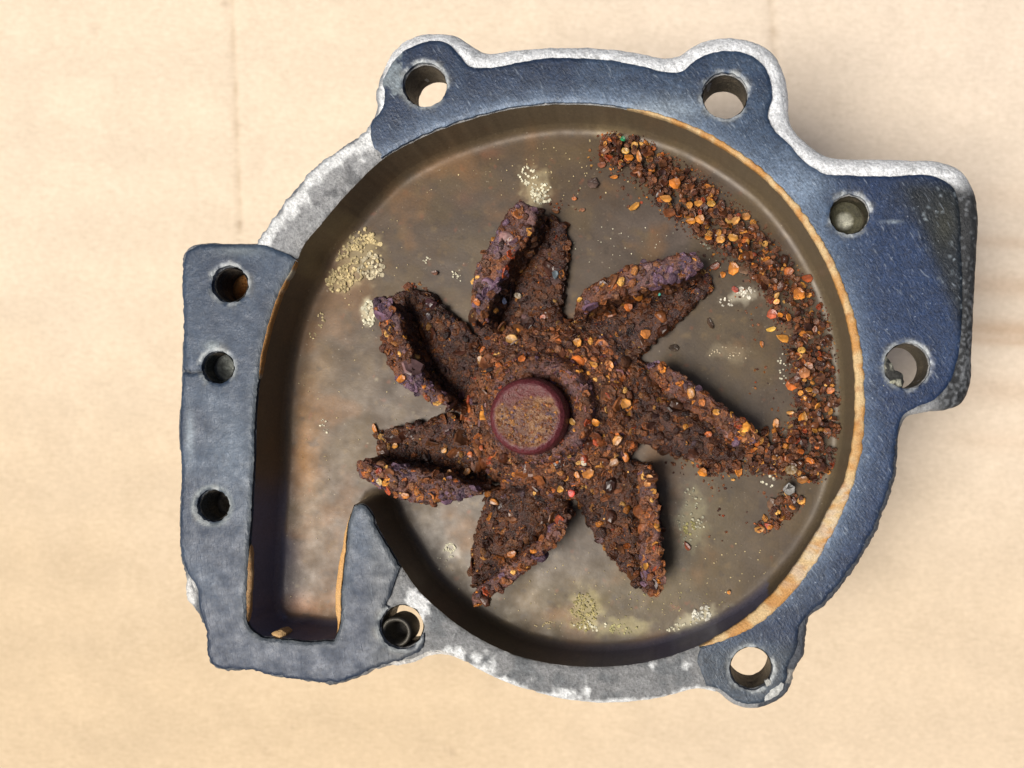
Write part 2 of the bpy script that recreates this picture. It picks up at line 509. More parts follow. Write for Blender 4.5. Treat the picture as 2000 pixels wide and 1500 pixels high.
def chalk(x, y, do):
    seg1 = ((x < 740) & (y < 500) & (x > 500)).astype(float)
    n = fbm(x, y, 26, 77, 4)
    c = seg1*sm(n+.45*np.exp(-((do-20)/15)**2), .62, .82)
    seg2 = ((x > 780) & (x < 1400) & (y > 1150)).astype(float)*(do < 400)
    c = np.maximum(c, seg2*sm(n+.5*np.exp(-do/14), .74, .88))
    c = np.maximum(c, sm(n+.75*np.exp(-((x-815)**2+(y-1195)**2)/45**2), .95, 1.1)*seg2)
    return c

def c_cast(x, y, d, do):
    c = np.tile(np.array((.36, .37, .38)), (len(x), 1))
    c = mix(c, (.40, .40, .39), fbm(x, y, 60, 2))
    n = fbm(x, y, 22, 41, 4)
    c = mix(c, (.15, .155, .16), sm(n, .58, .78)*.8)
    low = ((x > 760) & (x < 1400) & (y > 1050))
    c = mix(c, (.245, .25, .25), low*.75)
    c = mix(c, (.155, .17, .18), low*sm(fbm(x, y, 34, 57), .50, .72)*.7)
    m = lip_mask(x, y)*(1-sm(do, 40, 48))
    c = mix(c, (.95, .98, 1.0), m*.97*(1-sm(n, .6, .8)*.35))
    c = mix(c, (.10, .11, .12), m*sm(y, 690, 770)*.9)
    c = mix(c, (.92, .94, .93), chalk(x, y, do)*.97)
    c = mix(c, (.16, .19, .23), ((x < 745) & (y < 520))*(1-sm(do, 5, 13))*.8)
    c = mix(c, (.022, .024, .026), sm(x, 1800, 1862)*sm(y, 335, 385)*.98)
    c = mix(c, (.30, .32, .34), sm(x, 1800, 1862)*sm(y, 335, 385)*sm(vnoise(x/4.5, y/4.5, 76)+.25*sm(y, 500, 700), .72, .9)*.6)
    c = mix(c, (.06, .07, .09), sm(y, 800, 840)*(x > 1480)*.9)
    c = mix(c, (.085, .10, .12), (x < 700)*sm(y, 480, 520)*.8)
    c = mix(c, (.78, .78, .75), np.exp(-(((x-368)/13)**2+((y-1158)/34)**2)**2)*1.0)
    c = mix(c, (.55, .52, .46), sm(x, 1535, 1500)*0 + (np.hypot(x-1548, y-1325) < 16)*.7)
    return c

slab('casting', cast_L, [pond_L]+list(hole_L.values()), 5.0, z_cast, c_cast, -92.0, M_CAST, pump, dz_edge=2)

# white corroded lump on the broken left edge
def lump_mesh(name, poly, z0, hgt, mat, colfun, step=3.5, zb=-60, parent=None, seed=1, **props):
    L = ragged(smooth_loop(poly, 3.0), 1.6, 9, seed)
    return slab(name, L, [], step, lambda x, y, d, do: z0+hgt*(1-np.exp(-d/6))+(fbm(x, y, 8, seed)-.5)*hgt*.9,
                lambda x, y, d, do: colfun(x, y), zb, mat, parent, dz_edge=1, **props)[0]
lump_mesh('chalk_crust', [(362, 1125), (372, 1128), (380, 1150), (382, 1180), (376, 1192), (364, 1178), (358, 1155)], -12, 10, M_CAST,
          lambda x, y: np.tile((.80, .80, .77), (len(x), 1)), parent=pump, label='white crust on the broken left edge')

# bores: dark lathe liners, threaded in the small ones; blind ones have a drill cone
def bore(key, r_off=-1.2, z0=-9, z1=-90, thread=0, blind=None, col=(.05, .045, .035), tip=None):
    cx, cy, r = HOLES[key]; r = r+r_off
    n = 48; zs = np.arange(z0, z1-.1, -2.2); V = []; C = []
    for k, z in enumerate(zs):
        a = np.arange(n)/n*2*math.pi
        rr = r - (thread*(.5+.5*np.sin(z*1.25+a)) if thread else 0) + (vnoise(a*3, z/9+a*0, 6)-.5)*1.2
        V.append(W(cx+np.cos(a)*rr, cy+np.sin(a)*rr, z+0*a))
        C.append(mix(col, (.20, .16, .11), sm(vnoise(a*2.5, z/25+a*0, 13), .55, .9)*.6))
    m = len(zs)
    F = [(k*n+i, (k+1)*n+i, (k+1)*n+(i+1) % n, k*n+(i+1) % n) for k in range(m-1) for i in range(n)]
    V = np.concatenate(V); C = np.concatenate(C)
    me = mesh('bore', V, F, M_CAST, C); link('bore', me, pump)
    if blind:
        zb, ccol = blind
        V = []; C = []
        for rr, dz in ((r+.6, 0), (r*.72, 2), (r*.55, -5), (r*.3, -14), (r*.08, -20)):
            a = np.arange(n)/n*2*math.pi
            V.append(W(cx+np.cos(a)*rr, cy+np.sin(a)*rr, zb+dz+(vnoise(a*2, a*0+rr, 3)-.5)*2)); C.append(np.tile(tip if tip is not None and rr < r*.4 else ccol, (n, 1))*(.6+.8*vnoise(a*2.4+rr, a*0, 8))[:, None])
        F = [(k*n+i, (k+1)*n+i, (k+1)*n+(i+1) % n, k*n+(i+1) % n) for k in range(4) for i in range(n)]
        F.append(tuple(4*n+i for i in range(n-1, -1, -1)))
        me = mesh('drill_cone', np.concatenate(V), F, M_CAST, np.concatenate(C)); link('drill_cone', me, pump)
for k in 'abdi': bore(k, col=(.10, .085, .06))
bore('h', col=(.07, .06, .045))
bore('c', blind=(-52, (.09, .085, .05)), z1=-56, col=(.05, .045, .025), tip=(.62, .62, .52))
bore('e', thread=3.0, blind=(-70, (.30, .13, .03)), z1=-74, col=(.05, .045, .04))
bore('f', thread=2.5, blind=(-40, (.12, .13, .12)), z1=-44, col=(.035, .04, .035), tip=(.34, .36, .33))
bore('g', thread=2.0, blind=(-66, (.13, .115, .09)), z1=-70, col=(.10, .095, .08))

# ------------------------------------------------------------------ the basin (volute floor and walls)
def prof(d):
    """height of the basin against the distance from its rim"""
    d = np.asarray(d, float)
    z = np.where(d < 8, -6-74*(d/8.0), 0)
    t = np.clip((d-8)/20.0, 0, 1)
    z = np.where(d >= 8, -80-20*np.sqrt(np.clip(1-(1-t)**2, 0, 1)), z)
    return z
nrm = normals2d(pond_L)
rp = [pond_L[::1]+nrm[::1]*q for q in (1.6, 3.4, 5.6, 8)]
rp += [pond_L[::2]+nrm[::2]*q for q in (10, 13, 17, 22, 28, 36)]
gp = grid_pts(pond_L, [], 5.5, 42)
cand = np.concatenate(rp)
want = np.concatenate([np.full(len(pond_L), q) for q in (1.6, 3.4, 5.6, 8)]+[np.full(len(pond_L[::2]), q) for q in (10, 13, 17, 22, 28, 36)])
ok = inside(cand[:, 0], cand[:, 1], pond_L); cand, want = cand[ok], want[ok]
ok = dist(cand[:, 0], cand[:, 1], pond_L) > want*.9; cand = cand[ok]
Vb, Tb = tri_region(pond_L, [], np.concatenate([cand, gp]))
db = dist(Vb[:, 0], Vb[:, 1], pond_L)
zb_ = prof(db) + (fbm(Vb[:, 0], Vb[:, 1], 60, 3)-.5)*1.2*sm(db, 6, 40)

def c_basin(x, y, z, d):
    sx, sy = seen(x, y, z)
    c = np.tile(np.array((.096, .074, .054)), (len(x), 1))
    n1 = fbm(sx, sy, 120, 11); n2 = fbm(sx, sy, 45, 12); n3 = fbm(sx, sy, 16, 14, 5)
    c = mix(c, (.080, .053, .026), sm(n1, .42, .70)*.75)
    def g(px, py, rx, ry, col, k, rot=0):
        nonlocal c
        a = math.radians(rot); dx = sx-px; dy = sy-py
        u = dx*math.cos(a)+dy*math.sin(a); v = -dx*math.sin(a)+dy*math.cos(a)
        c = mix(c, col, np.clip(k*np.exp(-((u/rx)**2+(v/ry)**2))*(.55+.9*n2), 0, 1))
    g(592, 870, 32, 150, (.48, .25, .05), .85)
    g(620, 700, 45, 120, (.20, .14, .06), .5)
    g(545, 800, 25, 160, (.10, .085, .09), .5)
    g(610, 1188, 85, 26, (.38, .17, .045), .8)
    g(645, 1150, 25, 60, (.28, .15, .05), .5)
    g(548, 1080, 34, 120, (.085, .09, .17), .85); g(620, 1040, 40, 120, (.16, .12, .075), .7)  # first spot: bluish reflection on the slot wall put into the colour
    g(690, 850, 50, 160, (.13, .10, .055), .5)
    g(1150, 1180, 260, 75, (.13, .105, .035), .75, -8)
    g(1380, 1040, 70, 130, (.125, .10, .035), .6, 20)
    g(1420, 650, 90, 120, (.13, .10, .045), .6)
    g(900, 330, 260, 60, (.105, .070, .034), .7, -18)
    g(740, 420, 130, 80, (.10, .062, .028), .75, -40); g(560, 640, 60, 120, (.14, .085, .03), .7, 15)
    g(545, 760, 40, 160, (.12, .075, .035), .7); g(900, 262, 300, 40, (.09, .055, .025), .7, -16)
    g(1060, 330, 90, 60, (.14, .10, .05), .6)
    g(1300, 450, 90, 70, (.13, .108, .10), .7)
    g(960, 300, 20, 12, (.25, .10, .04), .4)
    g(905, 385, 22, 18, (.26, .12, .06), .35)
    g(1000, 1050, 200, 90, (.115, .10, .08), .5)
    g(870, 1050, 80, 90, (.135, .125, .105), .6)
    # specks of yellow and rust scattered over the floor
    c = mix(c, (.26, .19, .08), sm(n3, .68, .80)*.35)
    n4 = fbm(sx, sy, 60, 15, 5)
    c = mix(c, (.130, .092, .034), sm(n4, .48, .70)*.6)
    c = mix(c, (.30, .10, .04), sm(fbm(sx, sy, 11, 16, 3), .78, .86)*.5)
    c = mix(c, (.06, .045, .03), sm(1-n3, .68, .78)*.6)
    c = mix(c, (.26, .14, .045), sm(fbm(sx, sy, 80, 18, 5)+.22*np.exp(-(((sx-620)/140)**2+((sy-640)/260)**2))+.15*np.exp(-(((sx-850)/220)**2+((sy-340)/90)**2)), .60, .80)*.5)
    ol = sm(sx, 1550, 1640)*sm(d, 60, 10)
    c = mix(c, (.125, .108, .066), np.clip(ol, 0, 1)*.8)
    c = c*np.array((.60, .525, .45))*(.76+.48*n2)[:, None]
    def salt(px, py, rx, ry, col, k, rot=0):
        nonlocal c
        a = math.radians(rot); dx = sx-px; dy = sy-py
        u = dx*math.cos(a)+dy*math.sin(a); v = -dx*math.sin(a)+dy*math.cos(a)
        m = np.exp(-((u/rx)**2+(v/ry)**2)); c = mix(c, col, np.clip(sm(m*.75+fbm(sx, sy, 13, 44, 4)*.75, .62, 1.0)*k, 0, 1))
    salt(700, 500, 50, 55, (.32, .25, .12), .5, 20); salt(668, 548, 30, 30, (.32, .25, .12), .5); salt(718, 612, 20, 38, (.45, .40, .26), .7)
    salt(1045, 362, 36, 44, (.36, .30, .17), .6); salt(1142, 1195, 38, 50, (.27, .225, .09), .6); salt(1215, 1225, 70, 22, (.29, .25, .12), .55)
    salt(1360, 1215, 50, 26, (.42, .38, .25), .7, -25); salt(1350, 1015, 34, 70, (.19, .17, .09), .5); salt(1450, 578, 40, 18, (.42, .38, .28), .6)
    salt(878, 1077, 20, 20, (.36, .33, .27), .6); salt(1425, 690, 60, 20, (.22, .18, .11), .4); salt(1200, 250, 60, 20, (.24, .18, .09), .6)
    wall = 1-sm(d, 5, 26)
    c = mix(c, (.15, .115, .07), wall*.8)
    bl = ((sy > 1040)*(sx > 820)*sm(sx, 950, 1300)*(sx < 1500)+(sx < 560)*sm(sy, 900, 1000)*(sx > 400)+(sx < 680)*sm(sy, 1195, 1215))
    c = mix(c, (.11, .12, .20), np.clip(wall*bl, 0, 1)*.75)  # bluish reflection on these walls put into their colour
    return c
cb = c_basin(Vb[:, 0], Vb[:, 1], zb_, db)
# shell below the floor, down to the boss that carries the pump on the cardboard
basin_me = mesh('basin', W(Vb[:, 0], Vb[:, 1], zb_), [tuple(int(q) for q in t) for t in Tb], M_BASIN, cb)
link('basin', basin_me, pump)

def zfloor(x, y):
    x = np.atleast_1d(np.asarray(x, float)); y = np.atleast_1d(np.asarray(y, float))
    return prof(dist(x, y, pond_L))

def lathe(name, cx, cy, prof_, n, mat, colfun, parent, amp=0.0, ns=12, seed=1, up=False, **props):
    V = []; C = []; a = np.arange(n)/n*2*math.pi
    for k, (r, z) in enumerate(prof_):
        rr = r+(fbm(a*40, a*0+z+r, ns, seed)-.5)*amp
        rr = np.where(r > 0, rr, 0)
        x, y = cx+np.cos(a)*rr, cy+np.sin(a)*rr
        zz = z+(fbm(x, y, ns, seed+3)-.5)*amp
        V.append(W(x, y, zz)); C.append(colfun(x, y, zz))
    m = len(prof_)
    F = [(k*n+(i+1) % n, k*n+i, (k+1)*n+i, (k+1)*n+(i+1) % n) for k in range(m-1) for i in range(n)]
    V = np.concatenate(V)
    me = mesh(name, V, F, mat, np.concatenate(C))
    nz = np.array([p.normal.z*p.area for p in me.polygons]).sum()
    if up and nz < 0: me.flip_normals()
    return link(name, me, parent, **props)

# underside: pan and bearing boss
ix, iy = 1085, 800
under = normals2d(pond_L)
pan = pond_L - under*14
def wallmesh():
    n = len(pan); zs = (-88, -105, -122)
    V = np.concatenate([W(pan[:, 0]+0*z, pan[:, 1], np.full(n, z)) for z in zs])
    F = [(k*n+i, k*n+(i+1) % n, (k+1)*n+(i+1) % n, (k+1)*n+i) for k in range(2) for i in range(n)]
    V2, T2 = tri_region(pan, [], np.zeros((0, 2)))
    b = len(V); V = np.concatenate([V, W(V2[:, 0], V2[:, 1], np.full(len(V2), -122.0))])
    F += [tuple(int(b+q) for q in t[::-1]) for t in T2]
    me = mesh('pan', V, F, M_CAST, np.tile((.30, .30, .30), (len(V), 1)), smooth=False)
    link('pan', me, pump)
wallmesh()
lathe('bearing_boss', ix, iy, [(0, -121), (260, -121), (250, -230), (235, ZC+3), (0, ZC+3)], 64, M_CAST, lambda x, y, z: np.tile((.3, .3, .3), (len(x), 1)), pump)

# ------------------------------------------------------------------ gasket remains
def offset_path(pts, step=4): return smooth_loop(pts, step, closed=False)
R_OUT = [(745, 300), (731, 288), (723, 262), (727, 236), (746, 212), (751, 186), (748, 160), (762, 128), (786, 100), (815, 86), (842, 78), (872, 84),
 (896, 106), (912, 126), (950, 132), (1010, 122), (1060, 113), (1130, 113), (1190, 117), (1250, 128), (1300, 140), (1335, 137), (1352, 122), (1380, 106), (1420, 99),
 (1462, 106), (1492, 128), (1506, 160), (1508, 190), (1500, 222), (1508, 247), (1540, 280), (1575, 318), (1610, 338), (1660, 342), (1740, 344), (1830, 346), (1862, 366),
 (1874, 410), (1877, 480), (1880, 560), (1878, 640), (1868, 710), (1850, 755), (1822, 782), (1788, 796), (1764, 812), (1754, 838), (1749, 880), (1743, 930)]
R_TAIL = [(1728, 975), (1712, 1015), (1694, 1055), (1672, 1094), (1640, 1138), (1604, 1180), (1572, 1210), (1560, 1235), (1556, 1270), (1540, 1298), (1535, 1335), (1518, 1357), (1494, 1370),
 (1464, 1376), (1434, 1367), (1404, 1346), (1380, 1340), (1372, 1318), (1362, 1290), (1368, 1266)]
def pond_between(p, q, off):
    """points of the rim of the basin from p to q, shifted outward by off"""
    i = np.argmin(np.hypot(*(pond_L-np.array(p)).T)); j = np.argmin(np.hypot(*(pond_L-np.array(q)).T))
    idx = np.arange(i, j+1) if i <= j else np.arange(i, j-1, -1)
    return (pond_L-nrm*off)[idx], idx
inner, _ = pond_between((1366, 1262), (745, 310), 3.0)
outer = offset_path(R_OUT+R_TAIL)
gR = np.concatenate([outer, inner])
gR = ragged(gR, 1.3, 12, 21)
gR = ragged(gR, 3.5, 16, 22, lambda x, y: ((y > 840) & (x > 1500) & (dist(x, y, pond_L) > 40)).astype(float)+.6*((x < 750) & (y < 300)))

def gcol_common(x, y, d, c):
    hd = hole_dist(x, y)
    n = fbm(x, y, 20, 61, 4)
    c = mix(c, (.44, .47, .47), np.exp(-((hd-3)/4)**2)*sm(n, .32, .6)*.85)
    c = mix(c, (.05, .05, .045), np.exp(-((hd-10)/6)**2)*sm(n, .5, .7)*.5)
    return c
def c_gaskR(x, y, d, do):
    dp = dist(x, y, pond_L)
    n1 = fbm(x, y, 110, 62); n2 = fbm(x, y, 30, 63)
    c = mix((.018, .031, .058), (.048, .071, .105), sm(n1+.3*n2, .45, .85))
    c = mix(c, (.018, .036, .085), sm(x, 1560, 1740)*(1-sm(y, 560, 1000)*.3)*.8)
    c = mix(c, (.022, .028, .042), sm(x, 1700, 1760)*sm(y, 330, 380)*(1-sm(y, 380, 480))*.7)
    # brighter band and spots near the inner edge: sheen put into the colour
    c = mix(c, (.36, .41, .46), np.exp(-dp/20.0)*.55*(.5+n2)*(1-sm(y, 1150, 1250)))
    c = mix(c, (.33, .38, .43), np.exp(-(((x-1560)/70)**2+((y-360)/60)**2))*.55*(.3+n2))
    c = mix(c, (.30, .32, .32), np.exp(-(((x-1300)/80)**2+((y-215)/24)**2))*.8)
    # rubbed dark, gritty corner on the right
    edge = 1790+(y-430)*.40
    s = sm(x, edge-22, edge+22)*sm(y, 340, 380)
    g = vnoise(x/5.5, y/5.5, 71)
    c = mix(c, (.016, .018, .017), s*.9)
    c = mix(c, (.35, .36, .34), s*sm(g, .82, .95)*.8)
    c = mix(c, (.055, .048, .025), s*np.exp(-(((x-1845)/22)**2+((y-440)/45)**2))*.6)
    # pale bare patch next to the first hole and small dents
    c = mix(c, (.32, .33, .30), ((x < 785) & (y < 185) & (x > 735))*sm(n2, .3, .5)*.75)
    c = mix(c, (.055, .058, .052), sm(y, 1230, 1290)*.6)
    c = mix(c, (.75, .76, .74), np.exp(-((((x-1508)*.8+(y-1352)*.6)/24)**2+((-(x-1508)*.6+(y-1352)*.8)/9)**2)**2)*0)
    c = mix(c, (.5, .52, .5), np.exp(-(((x-1742)/16)**2+((y-434)/2.2)**2))*.8)
    e = np.exp(-d/3.0)
    c = mix(c, (.03, .035, .05), e*sm(y, 830, 880)*(x > 1500)*(dp > 30)*.7)
    return gcol_common(x, y, d, c*np.array((.64, .74, .88)))
def z_gask(x, y, d, do):
    return .6 - 2.6*np.exp(-d/1.6) + (fbm(x, y, 12, 81, 3)-.5)*1.0 + (fbm(x, y, 160, 82)-.5)*2
hR = [circle(x, y, r+1.5, 44, 1.3) for k, (x, y, r) in HOLES.items() if k in 'abcdi']
slab('gasket', gR, hR, 4.6, lambda x, y, d, do: z_gask(x, y, d, do), c_gaskR, -9.0, M_GASKR, pump, dz_edge=1,
     label='long dark blue gasket remnant along the top and right of the face')

L_OUT = [(582, 512), (572, 503), (545, 490), (520, 480), (470, 479), (420, 477), (385, 480), (366, 490), (358, 510), (357, 560), (359, 640), (356, 745), (351, 850), (354, 905), (352, 1000),
 (356, 1090), (366, 1120), (386, 1152), (388, 1180), (398, 1215), (405, 1250), (406, 1285), (418, 1300), (480, 1307), (550, 1321), (605, 1330), (662, 1331), (698, 1319),
 (735, 1303), (756, 1296), (800, 1283), (822, 1270), (828, 1248), (822, 1225), (800, 1215), (770, 1205), (752, 1182), (762, 1160), (776, 1120), (781, 1108)]
inn2, _ = pond_between((779, 1102), (579, 512), 2.5)
# the rim runs from the tongue round the slot and up the left side; the index wraps
i0 = np.argmin(np.hypot(*(pond_L-np.array((779, 1102))).T)); j0 = np.argmin(np.hypot(*(pond_L-np.array((579, 512))).T))
idx = np.concatenate([np.arange(i0, len(pond_L)), np.arange(0, j0+1)])
inn2 = (pond_L-nrm*2.5)[idx]
gL = np.concatenate([offset_path(L_OUT), inn2])
gL = ragged(gL, 1.6, 12, 25)
gL = ragged(gL, 3.2, 11, 27, lambda x, y: ((y > 1190) & (dist(x, y, pond_L) > 40)).astype(float)+.5*(x < 380))
def c_gaskL(x, y, d, do):
    n1 = fbm(x, y, 150, 64, 3); n2 = fbm(x, y, 60, 65, 5)
    c = mix((.028, .045, .074), (.070, .098, .135), sm(n1+.4*n2, .5, .95))
    c = mix(c, (.022, .036, .064), sm(y, 1050, 1250)*.8)
    c = mix(c, (.050, .072, .105), np.exp(-(((x-385)/40)**2+((y-640)/80)**2))*.7)
    c = mix(c, (.13, .16, .19), np.exp(-(((x-450)/45)**2+((y-880)/110)**2))*.5)
    c = mix(c, (.36, .38, .38), np.exp(-(((x-371)/8)**2+((y-850)/45)**2))*.75)
    c = mix(c, (.26, .27, .25), np.exp(-(((x-470)/45)**2+((y-490)/10)**2))*.6)
    c = mix(c, (.33, .34, .30), np.exp(-(((x-415)/16)**2+((y-676)/10)**2))*.7)
    c = mix(c, (.33, .33, .28), np.exp(-((np.hypot(x-415, y-988)-37)/4.5)**2)*.6*(.5+n2))
    c = mix(c, (.20, .19, .15), np.exp(-dist(x, y, pond_L)/7.0)*.7)
    c = mix(c, (.085, .085, .082), sm(x, 700, 740)*.6)
    # a crack from the left edge to the middle hole
    yc = 724+(vnoise(x/9, x*0, 5)-.5)*7
    c = mix(c, (.02, .02, .02), np.exp(-((y-yc)/2.6)**2)*(x < 396)*.95)
    return gcol_common(x, y, d, c*np.array((.50, .58, .68)))
def z_gaskL(x, y, d, do):
    yc = 724+(vnoise(x/9, x*0, 5)-.5)*7
    return z_gask(x, y, d, do) - 5*np.exp(-((y-yc)/2.6)**2)*(x < 396)
hL = [circle(x, y, r+1.5, 44, 1.5) for k, (x, y, r) in HOLES.items() if k in 'efgh']
slab('gasket', gL, hL, 4.6, z_gaskL, c_gaskL, -9.0, M_GASKL, pump, dz_edge=1,
     label='blue grey gasket remnant on the left lug and round the outlet slot')

# locating sleeve in the lower left hole
sl = [(31, -64), (31, -18), (29, -13), (24, -13), (21, -18), (20, -60), (8, -64), (0, -66)]
lathe('locating_sleeve', 768, 1239, sl, 40, M_BORE, lambda x, y, z: np.tile((.06, .06, .05), (len(x), 1)), pump, amp=1.2, label='dark sleeve inside the lower left bolt hole')
# metal splinter in the right hole and chalk on the lowest lug
lump_mesh('metal_burr', [(1724, 700), (1734, 694), (1743, 706), (1752, 722), (1762, 726), (1770, 742), (1766, 756), (1748, 760), (1731, 762), (1722, 735)], -14, 8, M_CAST,
          lambda x, y: mix((.05, .05, .045), (.45, .45, .36), sm(fbm(x, y, 8, 4), .5, .65)), parent=pump, seed=4, zb=-45)
lump_mesh('metal_burr', [(1718, 754), (1748, 741), (1751, 745), (1735, 753), (1720, 758)], -1, 5, M_CAST,
          lambda x, y: np.tile((.42, .42, .31), (len(x), 1)), parent=pump, seed=5, zb=-8)
lump_mesh('chalk_crust', [(1490, 1358), (1500, 1352), (1525, 1332), (1532, 1336), (1526, 1350), (1508, 1364), (1494, 1370)], 0, 4, M_CAST,
          lambda x, y: np.tile((.66, .67, .64), (len(x), 1)), parent=pump, seed=6, zb=-8, label='white chip on the lowest lug')
lump_mesh('chalk_crust', [(1493, 1330), (1500, 1326), (1508, 1330), (1506, 1340), (1497, 1344)], -1, 4, M_CAST,
          lambda x, y: np.tile((.5, .5, .46), (len(x), 1)), parent=pump, seed=7, zb=-8)
lump_mesh('chalk_crust', [(756, 1298), (770, 1292), (800, 1288), (830, 1276), (848, 1271), (872, 1272), (905, 1288), (903, 1292), (870, 1280), (845, 1280), (805, 1295), (770, 1301)], -6, 5, M_CAST,
          lambda x, y: np.tile((.72, .70, .65), (len(x), 1)), parent=pump, seed=9, zb=-30, label='white crust along the lower notch')

# ------------------------------------------------------------------ rust coloured sealant along the rim
def strip(idx, wout, win, zt, colfun, label=None, seed=1, drop=-14):
    P = pond_L[idx]; N = nrm[idx]; m = len(idx); t = np.linspace(0, 1, m)
    wo = wout(t, P)+(fbm(P[:, 0], P[:, 1], 10, seed, 3)-.5)*7*np.minimum(1, wout(t, P)/6)
    wi = win(t, P)+(fbm(P[:, 0], P[:, 1], 14, seed+9, 3)-.5)*3
    tp = np.clip(np.minimum(t, 1-t)*m/9.0, 0, 1)**.7; wo = np.maximum(wo, .8)*tp+.05; wi = np.maximum(wi, .6)*tp+.05; zt = zt-3.5*(1-tp)
    rows = []; cols = []
    for f, dz in ((1, -5), (.92, .8), (.6, 1.6), (.2, 1.2)):
        q = P-N*(wo*f)[:, None]
        z = zt+dz+(fbm(q[:, 0], q[:, 1], 7, seed+f*10 if False else seed, 3)-.5)*2.6
        rows.append(W(q[:, 0], q[:, 1], z)); cols.append(colfun(q[:, 0], q[:, 1]))
    for f, dz in ((.3, 0), (.8, -2), (1, -7), (.5, drop)):
        q = P+N*(wi*f)[:, None]
        z = zt+dz+(fbm(q[:, 0], q[:, 1], 7, seed, 3)-.5)*2.6
        rows.append(W(q[:, 0], q[:, 1], z)); cols.append(colfun(q[:, 0], q[:, 1]))
    V = np.concatenate(rows); C = np.concatenate(cols); k = len(rows)
    F = [(r*m+i, r*m+i+1, (r+1)*m+i+1, (r+1)*m+i) for r in range(k-1) for i in range(m-1)]
    me = mesh('sealant_bead', V, F, M_STRIP, C)
    o = link('sealant_bead', me, pump)
    if label: o['label'] = label
def pidx(p, q):
    i = np.argmin(np.hypot(*(pond_L-np.array(p)).T)); j = np.argmin(np.hypot(*(pond_L-np.array(q)).T))
    return np.arange(i, j+1) if j >= i else np.concatenate([np.arange(i, len(pond_L)), np.arange(0, j+1)])
def c_strip(x, y):
    n = fbm(x, y, 26, 91); n2 = fbm(x, y, 9, 92)
    c = mix((.47, .235, .065), (.56, .40, .20), sm(n, .35, .65))
    c = mix(c, (.55, .50, .40), sm(y, 930, 960)*(1-sm(y, 1120, 1160))*.55*sm(n2, .35, .6))
    c = mix(c, (.30, .12, .035), sm(n2, .6, .75)*.5)
    return c
strip(pidx((1225, 213), (1365, 1262)), lambda t, P: np.interp(t, [0, .1, .25, .42, .55, .65, .75, .9, 1], [2, 8, 9, 13, 15, 16, 9, 15, 4]),
      lambda t, P: np.interp(t, [0, .3, .6, .68, .72, .8, .9, 1], [1, 3, 4, 5, 17, 20, 12, 1.5]), 2.2, c_strip, 'long rusty orange bead along the right rim of the basin', 3)
def c_thin(x, y): return mix((.40, .19, .05), (.38, .33, .23), sm(fbm(x, y, 30, 94), .45, .65))
strip(pidx((505, 740), (579, 508)), lambda t, P: 1.5+0*t, lambda t, P: 1.8+0*t, .5, c_thin, None, 5)
strip(pidx((683, 1004), (659, 1238)), lambda t, P: 2+0*t, lambda t, P: np.interp(t, [0, .2, .5, .8, 1], [1, 5, 12, 12, 5]), -1.0, lambda x, y: mix((.55, .27, .07), (.6, .38, .16), fbm(x, y, 20, 3)), 'orange bead on the right wall of the outlet slot', 6)
strip(pidx((486, 1215), (488, 1065)), lambda t, P: 1.5+0*t, lambda t, P: np.interp(t, [0, .3, .5, .7, 1], [2, 5, 7, 5, 1]), -1.5, lambda x, y: mix((.42, .20, .06), (.4, .28, .14), fbm(x, y, 12, 3)), None, 7)
lump_mesh('sealant_crumb', [(521, 1242), (530, 1236), (543, 1234), (552, 1240), (548, 1250), (530, 1250)], -14, 10, M_STRIP, lambda x, y: np.tile((.50, .31, .13), (len(x), 1)), parent=pump, seed=12, zb=-40)

# ------------------------------------------------------------------ impeller
BROWN = np.array([(.092, .029, .011), (.130, .042, .015), (.165, .056, .020), (.110, .044, .020), (.065, .021, .010), (.20, .070, .024), (.15, .064, .032)])
DARKS = np.array([(.036, .014, .010), (.052, .020, .012), (.075, .028, .016)])
ORNG = np.array([(.50, .17, .022), (.58, .24, .040), (.42, .11, .02), (.56, .30, .08), (.32, .09, .02), (.26, .045, .014), (.36, .16, .03), (.28, .11, .03)])
PURP = np.array([(.12, .050, .052), (.13, .066, .068), (.090, .044, .062), (.16, .088, .085)])  # purple sheen of the sky on the scale, put into flake colours

def c_rust(x, y, purple=0.0):
    n = fbm(x, y, 24, 101); n2 = fbm(x, y, 9, 102)
    c = mix((.060, .021, .011), (.145, .052, .021), sm(n, .35, .7))
    c = mix(c, (.22, .09, .025), sm(n2, .62, .8)*.5)
    c = mix(c, (.12, .07, .08), purple*sm(fbm(x, y, 30, 103), .35, .6))  # purple sky sheen put into the base colour
    return c

def hub_prof(n=46):
    pts = []
    for r in np.linspace(2, 120, 30): pts.append((r, -38+8*math.cos(r/120*math.pi/2)))
    for r in np.linspace(124, 178, 18): pts.append((r, -38-(r-120)*.42-10*((r-120)/58)**3))
    for z in np.linspace(-76, -98, 7): pts.append((184+2*math.sin(z), z))
    return pts
hx, hy = at_depth(1073, 800, -60)
imp_pos = (hx, hy)
impeller = lathe('impeller', hx, hy, hub_prof(), 220, M_RUST, lambda x, y, z: c_rust(x, y), pump, amp=11, ns=15, seed=5, up=True,
                 label='rust caked impeller with seven bent blades')
cx2, cy2 = at_depth(1057, 798, -30)
col_prof = [(114, -50), (111, -32), (106, -18), (100, -9), (92, -5), (84, -5), (76, -8), (68, -14), (60, -22)]
def dens(p, k=5):
    out = []
    for (a, b) in zip(p[:-1], p[1:]):
        for j in range(k): out.append((a[0]+(b[0]-a[0])*j/k, a[1]+(b[1]-a[1])*j/k))
    return out+[p[-1]]
collar = lathe('collar', cx2, cy2, dens(col_prof), 160, M_RUST, lambda x, y, z: c_rust(x, y, .5), impeller, amp=9, ns=12, seed=8, up=True)
